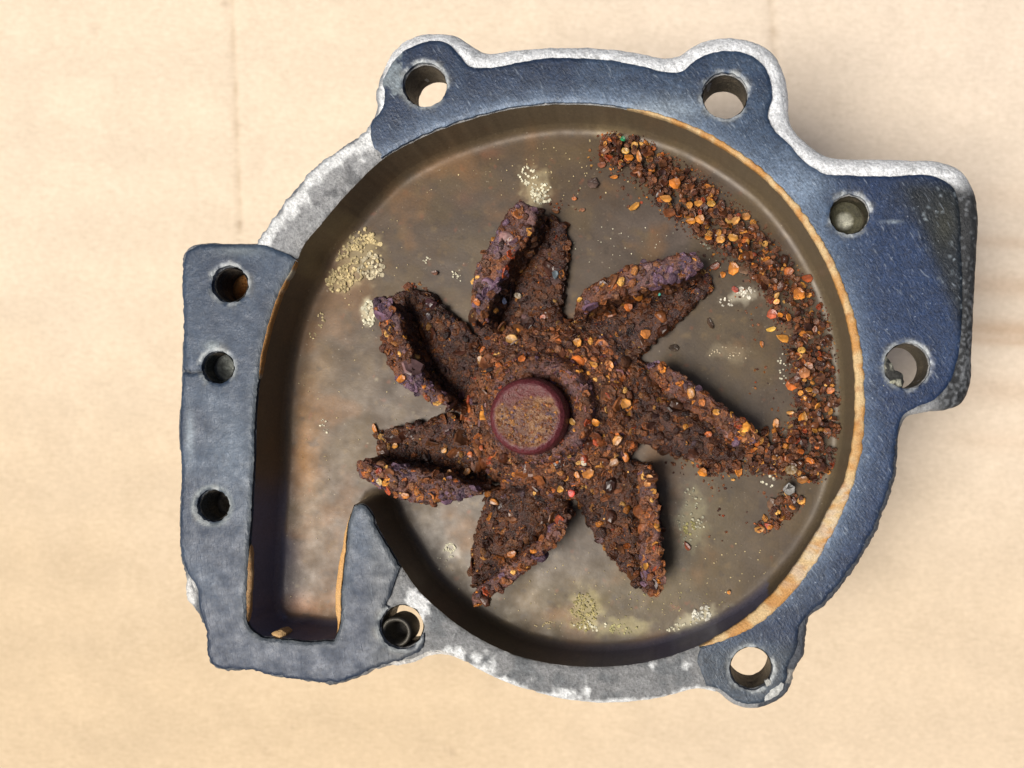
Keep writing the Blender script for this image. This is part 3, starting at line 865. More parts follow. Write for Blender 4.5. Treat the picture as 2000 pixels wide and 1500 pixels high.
# shaft end: a smooth cupped cap standing proud of the collar
sx0, sy0 = at_depth(1029, 813, 30)
ZS = 30
sp = [(77, -60), (77, -25), (76.5, -5), (75.5, 8), (73.5, 18), (71, 24), (67, ZS-2.5), (64, ZS-.6), (60, ZS), (55, ZS-.8), (48, ZS-1.5), (38, ZS-1), (28, ZS), (14, ZS+.5), (1, ZS+.5)]
def c_shaft(x, y, z):
    r = np.hypot(x-sx0, y-sy0)
    c = np.tile((.095, .019, .022), (len(x), 1))
    face = 1-sm(r+(vnoise(x/7, y/7, 5)-.5)*7, 56, 63)
    c = mix(c, (.10, .020, .018), face)
    rusty = sm(y-sy0+(x-sx0)*.15+(fbm(x, y, 16, 3)-.5)*40, -44, -14)
    c = mix(c, mix((.10, .034, .014), (.20, .090, .030), sm(fbm(x, y, 12, 33), .4, .65)), face*rusty)
    return c
shaft = lathe('shaft_end', sx0, sy0, dens(sp, 4), 96, M_SHAFT, c_shaft, impeller, amp=1.6, ns=16, seed=2, up=True,
              label='smooth burgundy cupped shaft end at the centre')

ARMS = [ # vane top seen, leaf seen (both traced where they are seen), lean of the vane foot
 dict(v=[(1000, 396), (1018, 386), (1038, 396), (1049, 420), (1040, 450), (1012, 490), (990, 525), (972, 565), (955, 605), (946, 636), (932, 622), (921, 590), (920, 550), (928, 518), (944, 488), (962, 458), (978, 425)],
      l=[(1030, 402), (1075, 420), (1106, 440), (1106, 500), (1100, 560), (1096, 610), (1110, 660), (960, 700), (925, 640), (922, 580), (935, 520), (975, 450)], foot=(22, 4), purple=.9),
 dict(v=[(1118, 604), (1122, 584), (1140, 562), (1170, 543), (1205, 527), (1245, 512), (1290, 500), (1335, 490), (1362, 492), (1374, 508), (1372, 528), (1340, 543), (1300, 555), (1255, 568), (1205, 582), (1165, 597), (1135, 612)],
      l=[(1125, 600), (1240, 560), (1350, 520), (1385, 530), (1396, 562), (1350, 600), (1300, 645), (1255, 688), (1215, 720), (1120, 690)], foot=(3, 18), purple=.7),
 dict(v=[(1265, 712), (1282, 702), (1310, 715), (1350, 740), (1395, 775), (1440, 808), (1475, 832), (1489, 852), (1482, 868), (1455, 871), (1420, 855), (1375, 822), (1335, 792), (1300, 764), (1274, 740)],
      l=[(1230, 700), (1290, 715), (1380, 790), (1470, 850), (1485, 872), (1450, 892), (1380, 902), (1320, 890), (1270, 872), (1220, 860)], foot=(-3, 4), purple=.5),
 dict(v=[(1247, 912), (1262, 902), (1278, 915), (1286, 960), (1291, 1010), (1295, 1070), (1298, 1125), (1294, 1160), (1280, 1168), (1262, 1160), (1250, 1130), (1246, 1080), (1246, 1020), (1244, 960)],
      l=[(1125, 965), (1180, 900), (1262, 905), (1285, 980), (1288, 1080), (1280, 1150), (1256, 1150), (1215, 1115), (1175, 1065), (1145, 1020)], foot=(-4, 0), purple=.5),
 dict(v=[(1112, 1000), (1108, 1030), (1090, 1062), (1060, 1092), (1028, 1120), (1000, 1145), (968, 1165), (938, 1186), (922, 1187), (917, 1172), (930, 1148), (960, 1122), (995, 1095), (1030, 1068), (1060, 1042), (1085, 1015)],
      l=[(950, 960), (1060, 940), (1112, 985), (1100, 1035), (1040, 1085), (960, 1145), (922, 1150), (920, 1110), (924, 1065), (938, 1010)], foot=(-2, -5), purple=.6),
 dict(v=[(691, 918), (697, 902), (716, 897), (750, 905), (790, 910), (830, 917), (870, 929), (910, 942), (946, 957), (944, 968), (905, 977), (860, 985), (820, 987), (785, 980), (750, 962), (718, 944), (697, 934)],
      l=[(735, 850), (775, 833), (830, 826), (880, 806), (930, 870), (945, 945), (880, 950), (800, 935), (745, 905), (738, 878)], foot=(5, -14), purple=1.0),
 dict(v=[(727, 590), (732, 577), (748, 576), (768, 596), (785, 630), (796, 668), (812, 705), (840, 745), (872, 778), (874, 796), (850, 792), (815, 772), (782, 752), (760, 728), (746, 690), (738, 645)],
      l=[(748, 582), (790, 568), (835, 574), (870, 606), (915, 642), (940, 690), (920, 770), (872, 790), (810, 740), (770, 660)], foot=(22, 4), purple=1.0)]
ZV, ZL, ZF = -4.0, -80.0, -97.0
blades = []; surf = []     # surf collects (tris in world plan units, weight, purple)
for k, A in enumerate(ARMS):
    # leaf
    LL = ragged(smooth_loop(at_poly(A['l'], ZL), 4), 4.5, 14, 40+k)
    gp_ = grid_pts(LL, [], 5, 2.5)
    V, T = tri_region(LL, [], gp_); d = dist(V[:, 0], V[:, 1], LL)
    # the leaf climbs to the hub
    rh = np.hypot(V[:, 0]-hx, V[:, 1]-hy)
    z = ZL + 8*(1-np.exp(-d/6)) - 6 + (fbm(V[:, 0], V[:, 1], 15, 50+k, 4)-.5)*15 + 8*np.exp(-np.maximum(rh-180, 0)/20)
    _v = at_poly(A['v'], ZV); dv = dist(V[:, 0]+0, V[:, 1]+0, _v)*np.where(inside(V[:, 0], V[:, 1], _v), 0, 1)
    z = np.maximum(z - 12*np.exp(-(dv/14)**2) + 3*sm(dv, 20, 50), -95)
    parts_V = [np.stack([V[:, 0], V[:, 1], z], 1)]; F = [tuple(int(q) for q in t) for t in T]
    purp = [np.full(len(V), .25*A['purple'])]
    be = boundary_edges(T); bv = sorted({a for e in be for a in e}); ii = {v: len(V)+i for i, v in enumerate(bv)}
    parts_V.append(np.stack([V[bv, 0], V[bv, 1], np.full(len(bv), ZF)], 1)); purp.append(np.zeros(len(bv)))
    F += [(a, ii[a], ii[b], b) for a, b in be]
    base = len(V)+len(bv)
    # vane: top strip, walls leaning to the foot
    LV = smooth_loop(at_poly(A['v'], ZV), 3.5); LV = LV+normals2d(LV)*3.5; LV = ragged(LV, 3.4, 12, 60+k)
    V, T = tri_region(LV, [], grid_pts(LV, [], 4.5, 2)); d = dist(V[:, 0], V[:, 1], LV)
    z = ZV - 6*np.exp(-d/4) + (fbm(V[:, 0], V[:, 1], 12, 70+k, 4)-.5)*16
    parts_V.append(np.stack([V[:, 0], V[:, 1], z], 1)); F += [tuple(int(q)+base for q in t) for t in T]; purp.append(np.full(len(V), A['purple']))
    be = boundary_edges(T); bv = sorted({a for e in be for a in e}); n0 = len(V)
    LVn = normals2d(LV); near_ = np.array([np.argmin(np.hypot(LV[:, 0]-V[q, 0], LV[:, 1]-V[q, 1])) for q in bv])
    fx, fy = A['foot']; prev = {v: base+v for v in bv}; b2 = base+n0
    for s_ in range(1, 7):
        f = s_/6
        und = LVn[near_]*(10*math.sin(min(1, f*1.4)*math.pi/2))
        rough_ = (fbm(V[bv, 0]+s_*31, V[bv, 1], 10, 80+k, 3)-.5)*8
        parts_V.append(np.stack([V[bv, 0]+fx*f+rough_+und[:, 0], V[bv, 1]+fy*f+rough_+und[:, 1], z[bv]*(1-f)+(ZL-4)*f], 1)); purp.append(np.full(len(bv), .3*A['purple']*(1-f)))
        cur = {v: b2+i for i, v in enumerate(bv)}
        F += [(prev[a], cur[a], cur[b], prev[b]) for a, b in be]
        prev = cur; b2 += len(bv)
    P = np.concatenate(parts_V); pp = np.concatenate(purp)
    C = c_rust(P[:, 0], P[:, 1])*np.where(pp > .3*A['purple'], 1.25, .52)[:, None]; C = mix(C, (.12, .075, .085), pp*sm(fbm(P[:, 0], P[:, 1], 30, 103), .3, .6)*.8)  # vane tops lighter, leaves darker: shading and purple sheen put into the colour
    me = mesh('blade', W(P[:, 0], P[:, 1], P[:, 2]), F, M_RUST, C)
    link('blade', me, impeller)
    surf.append((P, F, pp))

# ------------------------------------------------------------------ flakes
def flake_template(seed, kind=0):
    """irregular lentil of scale: raised rim, dished middle; radius 1"""
    r_ = np.random.RandomState(seed); n = r_.randint(7, 10)
    a = (np.arange(n)+r_.rand(n)*.45)/n*2*math.pi
    rad = .82+.30*r_.rand(n); el = r_.uniform(.62, 1.0)
    def ring(f, z): return np.stack([np.cos(a)*rad*f, np.sin(a)*rad*f*el, np.full(n, z)+(r_.rand(n)-.5)*.12], 1)
    hz = {0: .62, 1: 1.0, 2: .8}[kind]
    if kind == 0: rows = [ring(.75, -.30), ring(1.0, -.05), ring(.86, .26), ring(.5, .16)]; top = (0, 0, .12)
    elif kind == 1: rows = [ring(.7, -.45), ring(1.0, 0), ring(.8, .40), ring(.4, .58)]; top = (0, 0, .60)
    else: rows = [ring(.9, -.12), ring(1.0, .0), ring(.9, .12), ring(.45, .10)]; top = (0, 0, .05)
    V = np.concatenate(rows+[np.array([top])]); V[:, 2] *= hz
    F = [(k*n+i, k*n+(i+1) % n, (k+1)*n+(i+1) % n, (k+1)*n+i) for k in range(3) for i in range(n)]
    F += [(3*n+i, 3*n+(i+1) % n, 4*n) for i in range(n)]
    F.append(tuple(range(n-1, -1, -1)))
    return V, F
TPL = [flake_template(100+i, (0, 2, 0, 2, 1, 0, 0)[i % 7]) for i in range(14)]
TME = [mesh('rust_flake', V*S, F, M_FLAKE, smooth=False) for V, F in TPL]

def rot_to(nv, spin):
    q = Vector(nv).to_track_quat('Z', 'Y')
    return (q.to_matrix() @ Matrix.Rotation(spin, 3, 'Z'))

def join_flakes(name, items, mat, parent, **props):
    """items: (x, y, z, radius, normal, spin, colour, template) joined into one mesh"""
    VV = []; FF = []; CC = []; b = 0
    for (x, y, z, r, nv, spin, c, t) in items:
        V, F = TPL[t]; R = np.array(rot_to(nv, spin))
        v = (V*r) @ R.T + np.array(((x-1000), (750-y), z))
        VV.append(v*S); FF += [tuple(q+b for q in f) for f in F]; b += len(V)
        CC.append(np.tile(c, (len(V), 1)))
    me = mesh(name, np.concatenate(VV), FF, mat, np.concatenate(CC), smooth=False)
    return link(name, me, parent, **props)

def single_flake(it, parent=None, name='rust_flake', **props):
    (x, y, z, r, nv, spin, c, t) = it
    o = link(name, TME[t], parent, **props)
    o.location = ((x-1000)*S, (750-y)*S, z*S)
    o.rotation_euler = rot_to(nv, spin).to_euler()
    o.scale = (r, r, r); o.color = (*[float(q) for q in c], 1)
    return o

def pick(orange=.07, purple=.0):
    u = rng.rand()
    if u < orange: c = ORNG[rng.randint(len(ORNG))]
    elif u < orange+purple: c = PURP[rng.randint(len(PURP))]
    elif u < orange+purple+.18: c = DARKS[rng.randint(len(DARKS))]
    else: c = BROWN[rng.randint(len(BROWN))]
    return c*(.68+.46*rng.rand())

def sample_surface(P, F, count, minz=-.15):
    """random points on a mesh in plan coordinates (y down): point, world normal, vertex"""
    tri = []
    for f in F:
        tri.append((f[0], f[1], f[2]))
        if len(f) == 4: tri.append((f[0], f[2], f[3]))
    tri = np.array(tri); Pw = P.copy(); Pw[:, 1] = -Pw[:, 1]
    a, b, c = Pw[tri[:, 0]], Pw[tri[:, 1]], Pw[tri[:, 2]]
    nn = np.cross(b-a, c-a); ar = np.linalg.norm(nn, axis=1); nn /= ar[:, None]+1e-9
    w = ar*(nn[:, 2] > minz); w /= w.sum()
    k = rng.choice(len(tri), count, p=w)
    u, v = rng.rand(count), rng.rand(count); s = u+v > 1; u[s], v[s] = 1-u[s], 1-v[s]
    p = a[k]+(b[k]-a[k])*u[:, None]+(c[k]-a[k])*v[:, None]; p[:, 1] = -p[:, 1]
    return p, nn[k], tri[k, 0]

def obj_plan(o):
    me = o.data; n = len(me.vertices); co = np.empty(n*3); me.vertices.foreach_get('co', co); co = co.reshape(-1, 3)/S
    P = np.stack([co[:, 0]+1000, 750-co[:, 1], co[:, 2]], 1)
    return P, [tuple(p.vertices) for p in me.polygons]

att = []
def cover(P, F, pp, count, big=.12, orange=.06, purple=0.0, rmin=4.5, rmax=11.5):
    p, nn, vi = sample_surface(P, F, count)
    qf = fbm(p[:, 0], p[:, 1], 46, 301, 2); qg = np.clip((fbm(p[:, 0], p[:, 1], 30, 302, 3)-.5)*2.2+.5, 0, 1)
    for i in range(count):
        pu = purple if pp is None else .10*pp[vi[i]]
        og = orange if pp is None else orange*(.6+1.2*pp[vi[i]])
        r = rng.uniform(rmin, rmax)*(1.0 if rng.rand() > big else rng.uniform(1.3, 1.9))
        n_ = nn[i]+rng.randn(3)*(.36 if pp is None else .24); n_[2] = abs(n_[2])*.9+.12
        c = pick(og, pu)
        q = float(qf[i]); q2 = float(qg[i])
        if c[0] < .24: c = c*(.55+1.0*q2)*np.array((1, 1-.12*(q2-.5), 1-.5*(q2-.5)))
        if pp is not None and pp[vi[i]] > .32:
            c = np.array((.115, .066, .095))*(.4+rng.rand()*1.0) if (q > .56 and rng.rand() < .75) else c*1.25*np.array((1.0, 1.0, .92))  # vane flakes lighter, some purple black: sheen put into their colour
        elif pp is not None: c = c*.60  # flakes on leaves and vane walls darkened: shade put into their colour
        else: c = c*(1+.5*math.exp(-((p[i, 0]-1165)**2+(p[i, 1]-700)**2)/60**2))  # highlight at the upper right of the hub put into the flake colour
        att.append((p[i, 0], p[i, 1], p[i, 2]+rng.uniform(-2.2, .6), r, n_, rng.rand()*6.28, c, rng.randint(len(TPL))))
HP, HF = obj_plan(impeller)
cover(HP, HF, None, 2300, big=.10, orange=.10, purple=.05)
CP, CF = obj_plan(collar)
cover(CP, CF, None, 620, big=.1, orange=.06, purple=.22, rmin=4, rmax=8)
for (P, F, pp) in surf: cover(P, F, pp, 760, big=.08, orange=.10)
# rust lying in the cup of the shaft end
for i in range(300):
    a = rng.rand()*6.28; r = 57*math.sqrt(rng.rand())
    x, y = sx0+math.cos(a)*r, sy0+math.sin(a)*r
    if y-sy0+(x-sx0)*.15 < -24+(vnoise(x/12, y/12, 9)-.5)*24 and rng.rand() < .93: continue
    cc = (np.array((.30, .13, .035)) if rng.rand() < .3 else np.array((.17, .060, .024)) if rng.rand() < .7 else np.array((.12, .07, .08)))*(.7+.6*rng.rand())
    att.append((x, y, ZS-.9+rng.rand()*1.2, rng.uniform(2.0, 4.6), (rng.randn()*.35, rng.randn()*.35, 1), rng.rand()*6, cc, rng.randint(len(TPL))))
# flakes that show one by one in the photograph (seen position, radius, colour)
NAMED = [(1000, 662, 16, (.42, .27, .09)), (1020, 700, 9, (.42, .14, .03)), (938, 703, 10, (.33, .20, .08)), (1128, 668, 10, (.50, .26, .06)), (1160, 712, 10, (.52, .28, .07)),
 (1222, 788, 12, (.50, .27, .08)), (1163, 825, 10, (.55, .25, .04)), (1118, 824, 9, (.50, .32, .10)), (1205, 860, 14, (.50, .28, .10)), (1222, 893, 11, (.45, .17, .03)),
 (1198, 903, 13, (.28, .16, .08)), (1150, 925, 15, (.50, .24, .07)), (1127, 928, 9, (.50, .22, .05)), (1116, 963, 9, (.50, .06, .05)), (912, 922, 11, (.55, .26, .05)), (878, 923, 8, (.50, .24, .05)),
 (772, 870, 7, (.55, .30, .07)), (868, 880, 8, (.50, .30, .10)), (918, 888, 7, (.42, .14, .05)), (1262, 652, 12, (.42, .19, .06)), (1228, 600, 10, (.40, .14, .04)), (1085, 536, 11, (.16, .20, .22)),
 (784, 740, 10, (.55, .22, .03)), (741, 941, 9, (.50, .33, .12)), (792, 968, 10, (.50, .22, .05)), (1270, 932, 9, (.50, .28, .10)), (1264, 944, 8, (.50, .25, .08)), (1262, 1105, 9, (.45, .25, .05)),
 (1400, 805, 9, (.50, .28, .07)), (1350, 768, 12, (.42, .22, .06)), (1450, 843, 9, (.45, .25, .07)), (1383, 848, 9, (.40, .12, .03)), (1095, 955, 8, (.5, .3, .07)), (932, 590, 9, (.45, .16, .03)),
 (1000, 1082, 12, (.42, .17, .04)), (1132, 585, 7, (.60, .38, .08)), (838, 618, 9, (.05, .04, .06)), (1140, 905, 8, (.62, .52, .36)), (940, 875, 7, (.35, .1, .04)), (1018, 782, 5, (.60, .30, .04)),
 (1012, 578, 9, (.32, .24, .15)), (985, 588, 8, (.10, .12, .2)), (740, 920, 8, (.25, .05, .03)), (1288, 575, 4, (.05, .4, .3)), (965, 980, 11, (.35, .16, .03)), (1060, 620, 8, (.30, .1, .06))]
allP = np.concatenate([HP]+[CP]+[s[0] for s in surf])
sxv, syv = seen(allP[:, 0], allP[:, 1], allP[:, 2])
named = []
for (x, y, r, c) in NAMED:
    dd = np.hypot(sxv-x, syv-y); near = np.where(dd < 9)[0]
    z = allP[near, 2].max()+1.5 if len(near) else -40
    px, py = at_depth(x, y, z)
    named.append((float(px), float(py), z+1, r*.95, (rng.randn()*.18, rng.randn()*.18, 1), rng.rand()*6, np.array(c)*(np.array((.85, .68, .5)) if c[2] < .12 else .7), (0, 2, 5, 8, 12)[rng.randint(5)]))
att.sort(key=lambda it: -it[3])
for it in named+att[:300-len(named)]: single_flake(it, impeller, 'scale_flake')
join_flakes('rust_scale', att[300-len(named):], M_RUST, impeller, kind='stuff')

# fine grit between the flakes
grit = []
for (P, F, w) in [(HP, HF, 3600), (CP, CF, 900)]+[(s[0], s[1], 1300) for s in surf]:
    p, nn, vi = sample_surface(P, F, w)
    for i in range(w):
        grit.append((p[i, 0], p[i, 1], p[i, 2]+rng.rand()*2.5, rng.uniform(1.1, 2.4), nn[i]+rng.randn(3)*.6, rng.rand()*6, pick(.08, .0)*rng.uniform(.6, 1.5), (3, 9, 1)[rng.randint(3)]))
join_flakes('rust_grit', grit, M_RUST, impeller, kind='stuff')

# ------------------------------------------------------------------ mineral deposits on the basin floor
salt = []
def salt_cluster(px, py, rx, ry, n, r0, r1, col, rings=0, rot=0):
    a0 = math.radians(rot)
    for i in range(n):
        a = rng.rand()*6.28; q = math.sqrt(rng.rand())
        u, v = rx*q*math.cos(a), ry*q*math.sin(a)
        x, y = px+u*math.cos(a0)-v*math.sin(a0), py+u*math.sin(a0)+v*math.cos(a0)
        X, Y = at_depth(x, y, -99)
        X, Y = float(X), float(Y)
        c = np.array(col)*(.6+.6*rng.rand())
        if rings and rng.rand() < rings*.12:
            R = rng.uniform(5, 10); a1 = rng.rand()*6.28
            for t in np.arange(0, rng.uniform(3, 6), .42):
                salt.append((X+math.cos(a1+t)*R, Y+math.sin(a1+t)*R*.8, -99+rng.rand()*2, rng.uniform(1.8, 3.4), (rng.randn()*.3, rng.randn()*.3, 1), rng.rand()*6, c, 1))
        else:
            salt.append((X, Y, -99.5+rng.rand()*1.5, rng.uniform(r0, r1), (rng.randn()*.3, rng.randn()*.3, 1), rng.rand()*6, c, (1, 4, 7)[rng.randint(3)]))
pale = (.62, .50, .26); white = (.72, .68, .50); oliv = (.34, .29, .10)
salt_cluster(700, 492, 44, 50, 80, 1.6, 5.5, pale, .9, 20)
salt_cluster(662, 548, 26, 26, 90, 2, 5, pale, .3)
salt_cluster(728, 522, 22, 28, 50, 2.5, 5.5, (.62, .54, .36), .3)
salt_cluster(720, 612, 14, 28, 50, 2, 5, white, .1)
salt_cluster(625, 625, 9, 16, 14, 1.5, 3, pale)
salt_cluster(610, 655, 8, 8, 6, 1.5, 2.5, pale)
salt_cluster(1030, 345, 20, 22, 30, 1.5, 3.8, white); salt_cluster(1058, 378, 24, 20, 50, 1.8, 4.2, white)
salt_cluster(1200, 245, 40, 10, 22, 1.2, 2.6, white)
salt_cluster(1455, 572, 22, 10, 20, 2, 4.5, (.75, .70, .58)); salt_cluster(1425, 590, 20, 10, 12, 1.2, 3, (.75, .70, .58))
salt_cluster(1425, 690, 46, 14, 26, .9, 2, (.6, .5, .34)); salt_cluster(1395, 480, 22, 8, 8, 2, 4, (.36, .33, .24))
salt_cluster(1350, 1010, 26, 62, 46, 1.5, 4, (.44, .42, .30), .2); salt_cluster(1345, 1030, 12, 14, 16, 2, 4.5, (.36, .32, .12))
salt_cluster(1140, 1195, 26, 38, 110, 1.5, 3.6, (.40, .34, .14)); salt_cluster(1155, 1222, 34, 10, 18, 1.5, 3.6, white, .2)
salt_cluster(1080, 1222, 40, 8, 16, 1.2, 3, pale); salt_cluster(1215, 1228, 30, 10, 30, 1.2, 3.2, (.48, .44, .20))
salt_cluster(1375, 1205, 22, 20, 44, 2, 5.5, (.68, .66, .56)); salt_cluster(1335, 1228, 34, 10, 26, 1.5, 3.4, white)
salt_cluster(878, 1077, 12, 12, 7, 2, 3.6, white, .9); salt_cluster(862, 1100, 12, 18, 5, 1.2, 2.4, white)
salt_cluster(832, 510, 10, 8, 8, 1.2, 2.4, white); salt_cluster(893, 540, 12, 16, 12, 1.2, 2.8, white)
salt_cluster(632, 835, 8, 20, 10, 1.2, 3, white); salt_cluster(565, 760, 60, 60, 10, .8, 1.6, pale)
salt_cluster(1500, 940, 20, 14, 10, 1.5, 3.4, (.7, .66, .5)); salt_cluster(1530, 720, 14, 30, 18, 1.2, 2.6, (.6, .56, .42))
salt_cluster(1430, 1100, 70, 60, 24, .9, 2, pale); salt_cluster(900, 330, 180, 60, 34, .8, 1.7, pale); salt_cluster(700, 480, 90, 120, 40, .8, 1.6, pale)
salt_cluster(760, 720, 120, 250, 40, .7, 1.4, pale); salt_cluster(1300, 480, 200, 60, 50, .7, 1.5, white); salt_cluster(1100, 1150, 260, 80, 90, .7, 1.7, pale)
salt_cluster(1300, 1190, 130, 40, 60, .8, 1.9, (.44, .38, .16)); salt_cluster(590, 1000, 60, 180, 20, .7, 1.3, pale)
salt_cluster(1120, 330, 120, 60, 36, .8, 1.8, pale)
join_flakes('mineral_deposit', salt, M_SALT, pump, kind='stuff')

# ------------------------------------------------------------------ loose rust flakes lying in the basin
PATH = [(1172, 288, 22), (1215, 292, 36), (1262, 325, 38), (1310, 362, 44), (1360, 400, 50), (1410, 440, 46), (1455, 475, 42), (1500, 520, 38), (1535, 565, 38),
 (1562, 610, 44), (1580, 660, 44), (1585, 710, 42), (1592, 760, 40), (1597, 810, 44), (1592, 855, 54), (1570, 900, 56), (1560, 935, 38)]
SIDE = [(1560, 880, 46), (1510, 880, 46), (1460, 895, 30), (1410, 905, 22), (1370, 915, 12)]
TAIL = [(1555, 965, 24), (1530, 995, 20), (1505, 1020, 14), (1480, 1035, 12)]
def path_samples(P, n, dens_w=True):
    P = np.array(P, float); seg = np.hypot(*(P[1:, :2]-P[:-1, :2]).T); w = seg*(P[1:, 2]+P[:-1, 2]); w /= w.sum()
    k = rng.choice(len(seg), n, p=w); t = rng.rand(n)
    c = P[k]*(1-t)[:, None]+P[k+1]*t[:, None]
    d = P[k+1, :2]-P[k, :2]; d /= np.linalg.norm(d, axis=1)[:, None]; nn = np.stack([-d[:, 1], d[:, 0]], 1)
    o = rng.uniform(-1, 1, n); o = np.sign(o)*np.abs(o)**.9
    return c[:, 0]+nn[:, 0]*o*c[:, 2], c[:, 1]+nn[:, 1]*o*c[:, 2], o, c[:, 2]
loose = []
for P, n, hgt in ((PATH, 2100, 24), (SIDE, 560, 20), (TAIL, 110, 8)):
    x, y, o, wd = path_samples(P, n)
    keep = rng.rand(n) < np.clip(-.25+2.1*fbm(x, y, 26, 7)*(1-o**4*.6), 0, 1)
    x, y, o, wd = x[keep], y[keep], o[keep], wd[keep]
    lay = rng.rand(len(x))
    hh = hgt*np.sqrt(np.clip(1-o**2, 0, 1))*lay*np.minimum(1, wd/36)
    X, Y = at_depth(x, y, -98+hh)
    zf = zfloor(X, Y)
    ok = inside(X, Y, pond_L)
    for i in np.where(ok)[0]:
        if dist(X[i:i+1], Y[i:i+1], pond_L)[0] < 16: continue
        r = rng.uniform(4.2, 9.0)*(1 if rng.rand() > .14 else rng.uniform(1.2, 1.6))
        tl = .5
        nv = (rng.randn()*tl, rng.randn()*tl, 1)
        loose.append([X[i], Y[i], zf[i]+2.2+hh[i], r, nv, rng.rand()*6, pick(.17, .0)*(1.0 if lay[i] > .45 else .75), rng.randint(len(TPL)), lay[i]])
# rust dust and crumbs between and around the flakes
for P, n in ((PATH, 2300), (SIDE, 500), (TAIL, 160)):
    x, y, o, wd = path_samples([(a, b, c*1.25) for a, b, c in P], n)
    X, Y = at_depth(x, y, -98); zf = zfloor(X, Y); ok = inside(X, Y, pond_L) & (dist(X, Y, pond_L) > 14)
    for i in np.where(ok)[0]:
        loose.append([X[i], Y[i], zf[i]+.8+rng.rand()*3*(1-o[i]**2), rng.uniform(1.2, 3.0), (rng.randn()*.5, rng.randn()*.5, 1), rng.rand()*6, pick(.12)*rng.uniform(.7, 1.2), rng.randint(len(TPL)), .1])
# scattered single crumbs
for (px, py, rx, ry, n) in ((1185, 300, 40, 45, 34), (1100, 405, 40, 14, 10), (820, 560, 22, 10, 16), (1420, 500, 60, 60, 22), (1420, 915, 70, 20, 40), (1340, 905, 50, 22, 22),
                            (1440, 1000, 90, 70, 26), (1470, 620, 60, 60, 14), (1500, 760, 40, 60, 16), (745, 850, 16, 14, 5), (1250, 380, 60, 30, 16), (1380, 930, 24, 10, 8), (1140, 390, 50, 20, 4)):
    for i in range(n):
        a = rng.rand()*6.28; q = math.sqrt(rng.rand())
        x, y = at_depth(px+rx*q*math.cos(a), py+ry*q*math.sin(a), -98)
        r = rng.uniform(1.6, 4.2)
        loose.append([float(x), float(y), float(zfloor(x, y)[0])+1.0, r, (rng.randn()*.3, rng.randn()*.3, 1), rng.rand()*6, pick(.2), rng.randint(len(TPL)), .2])

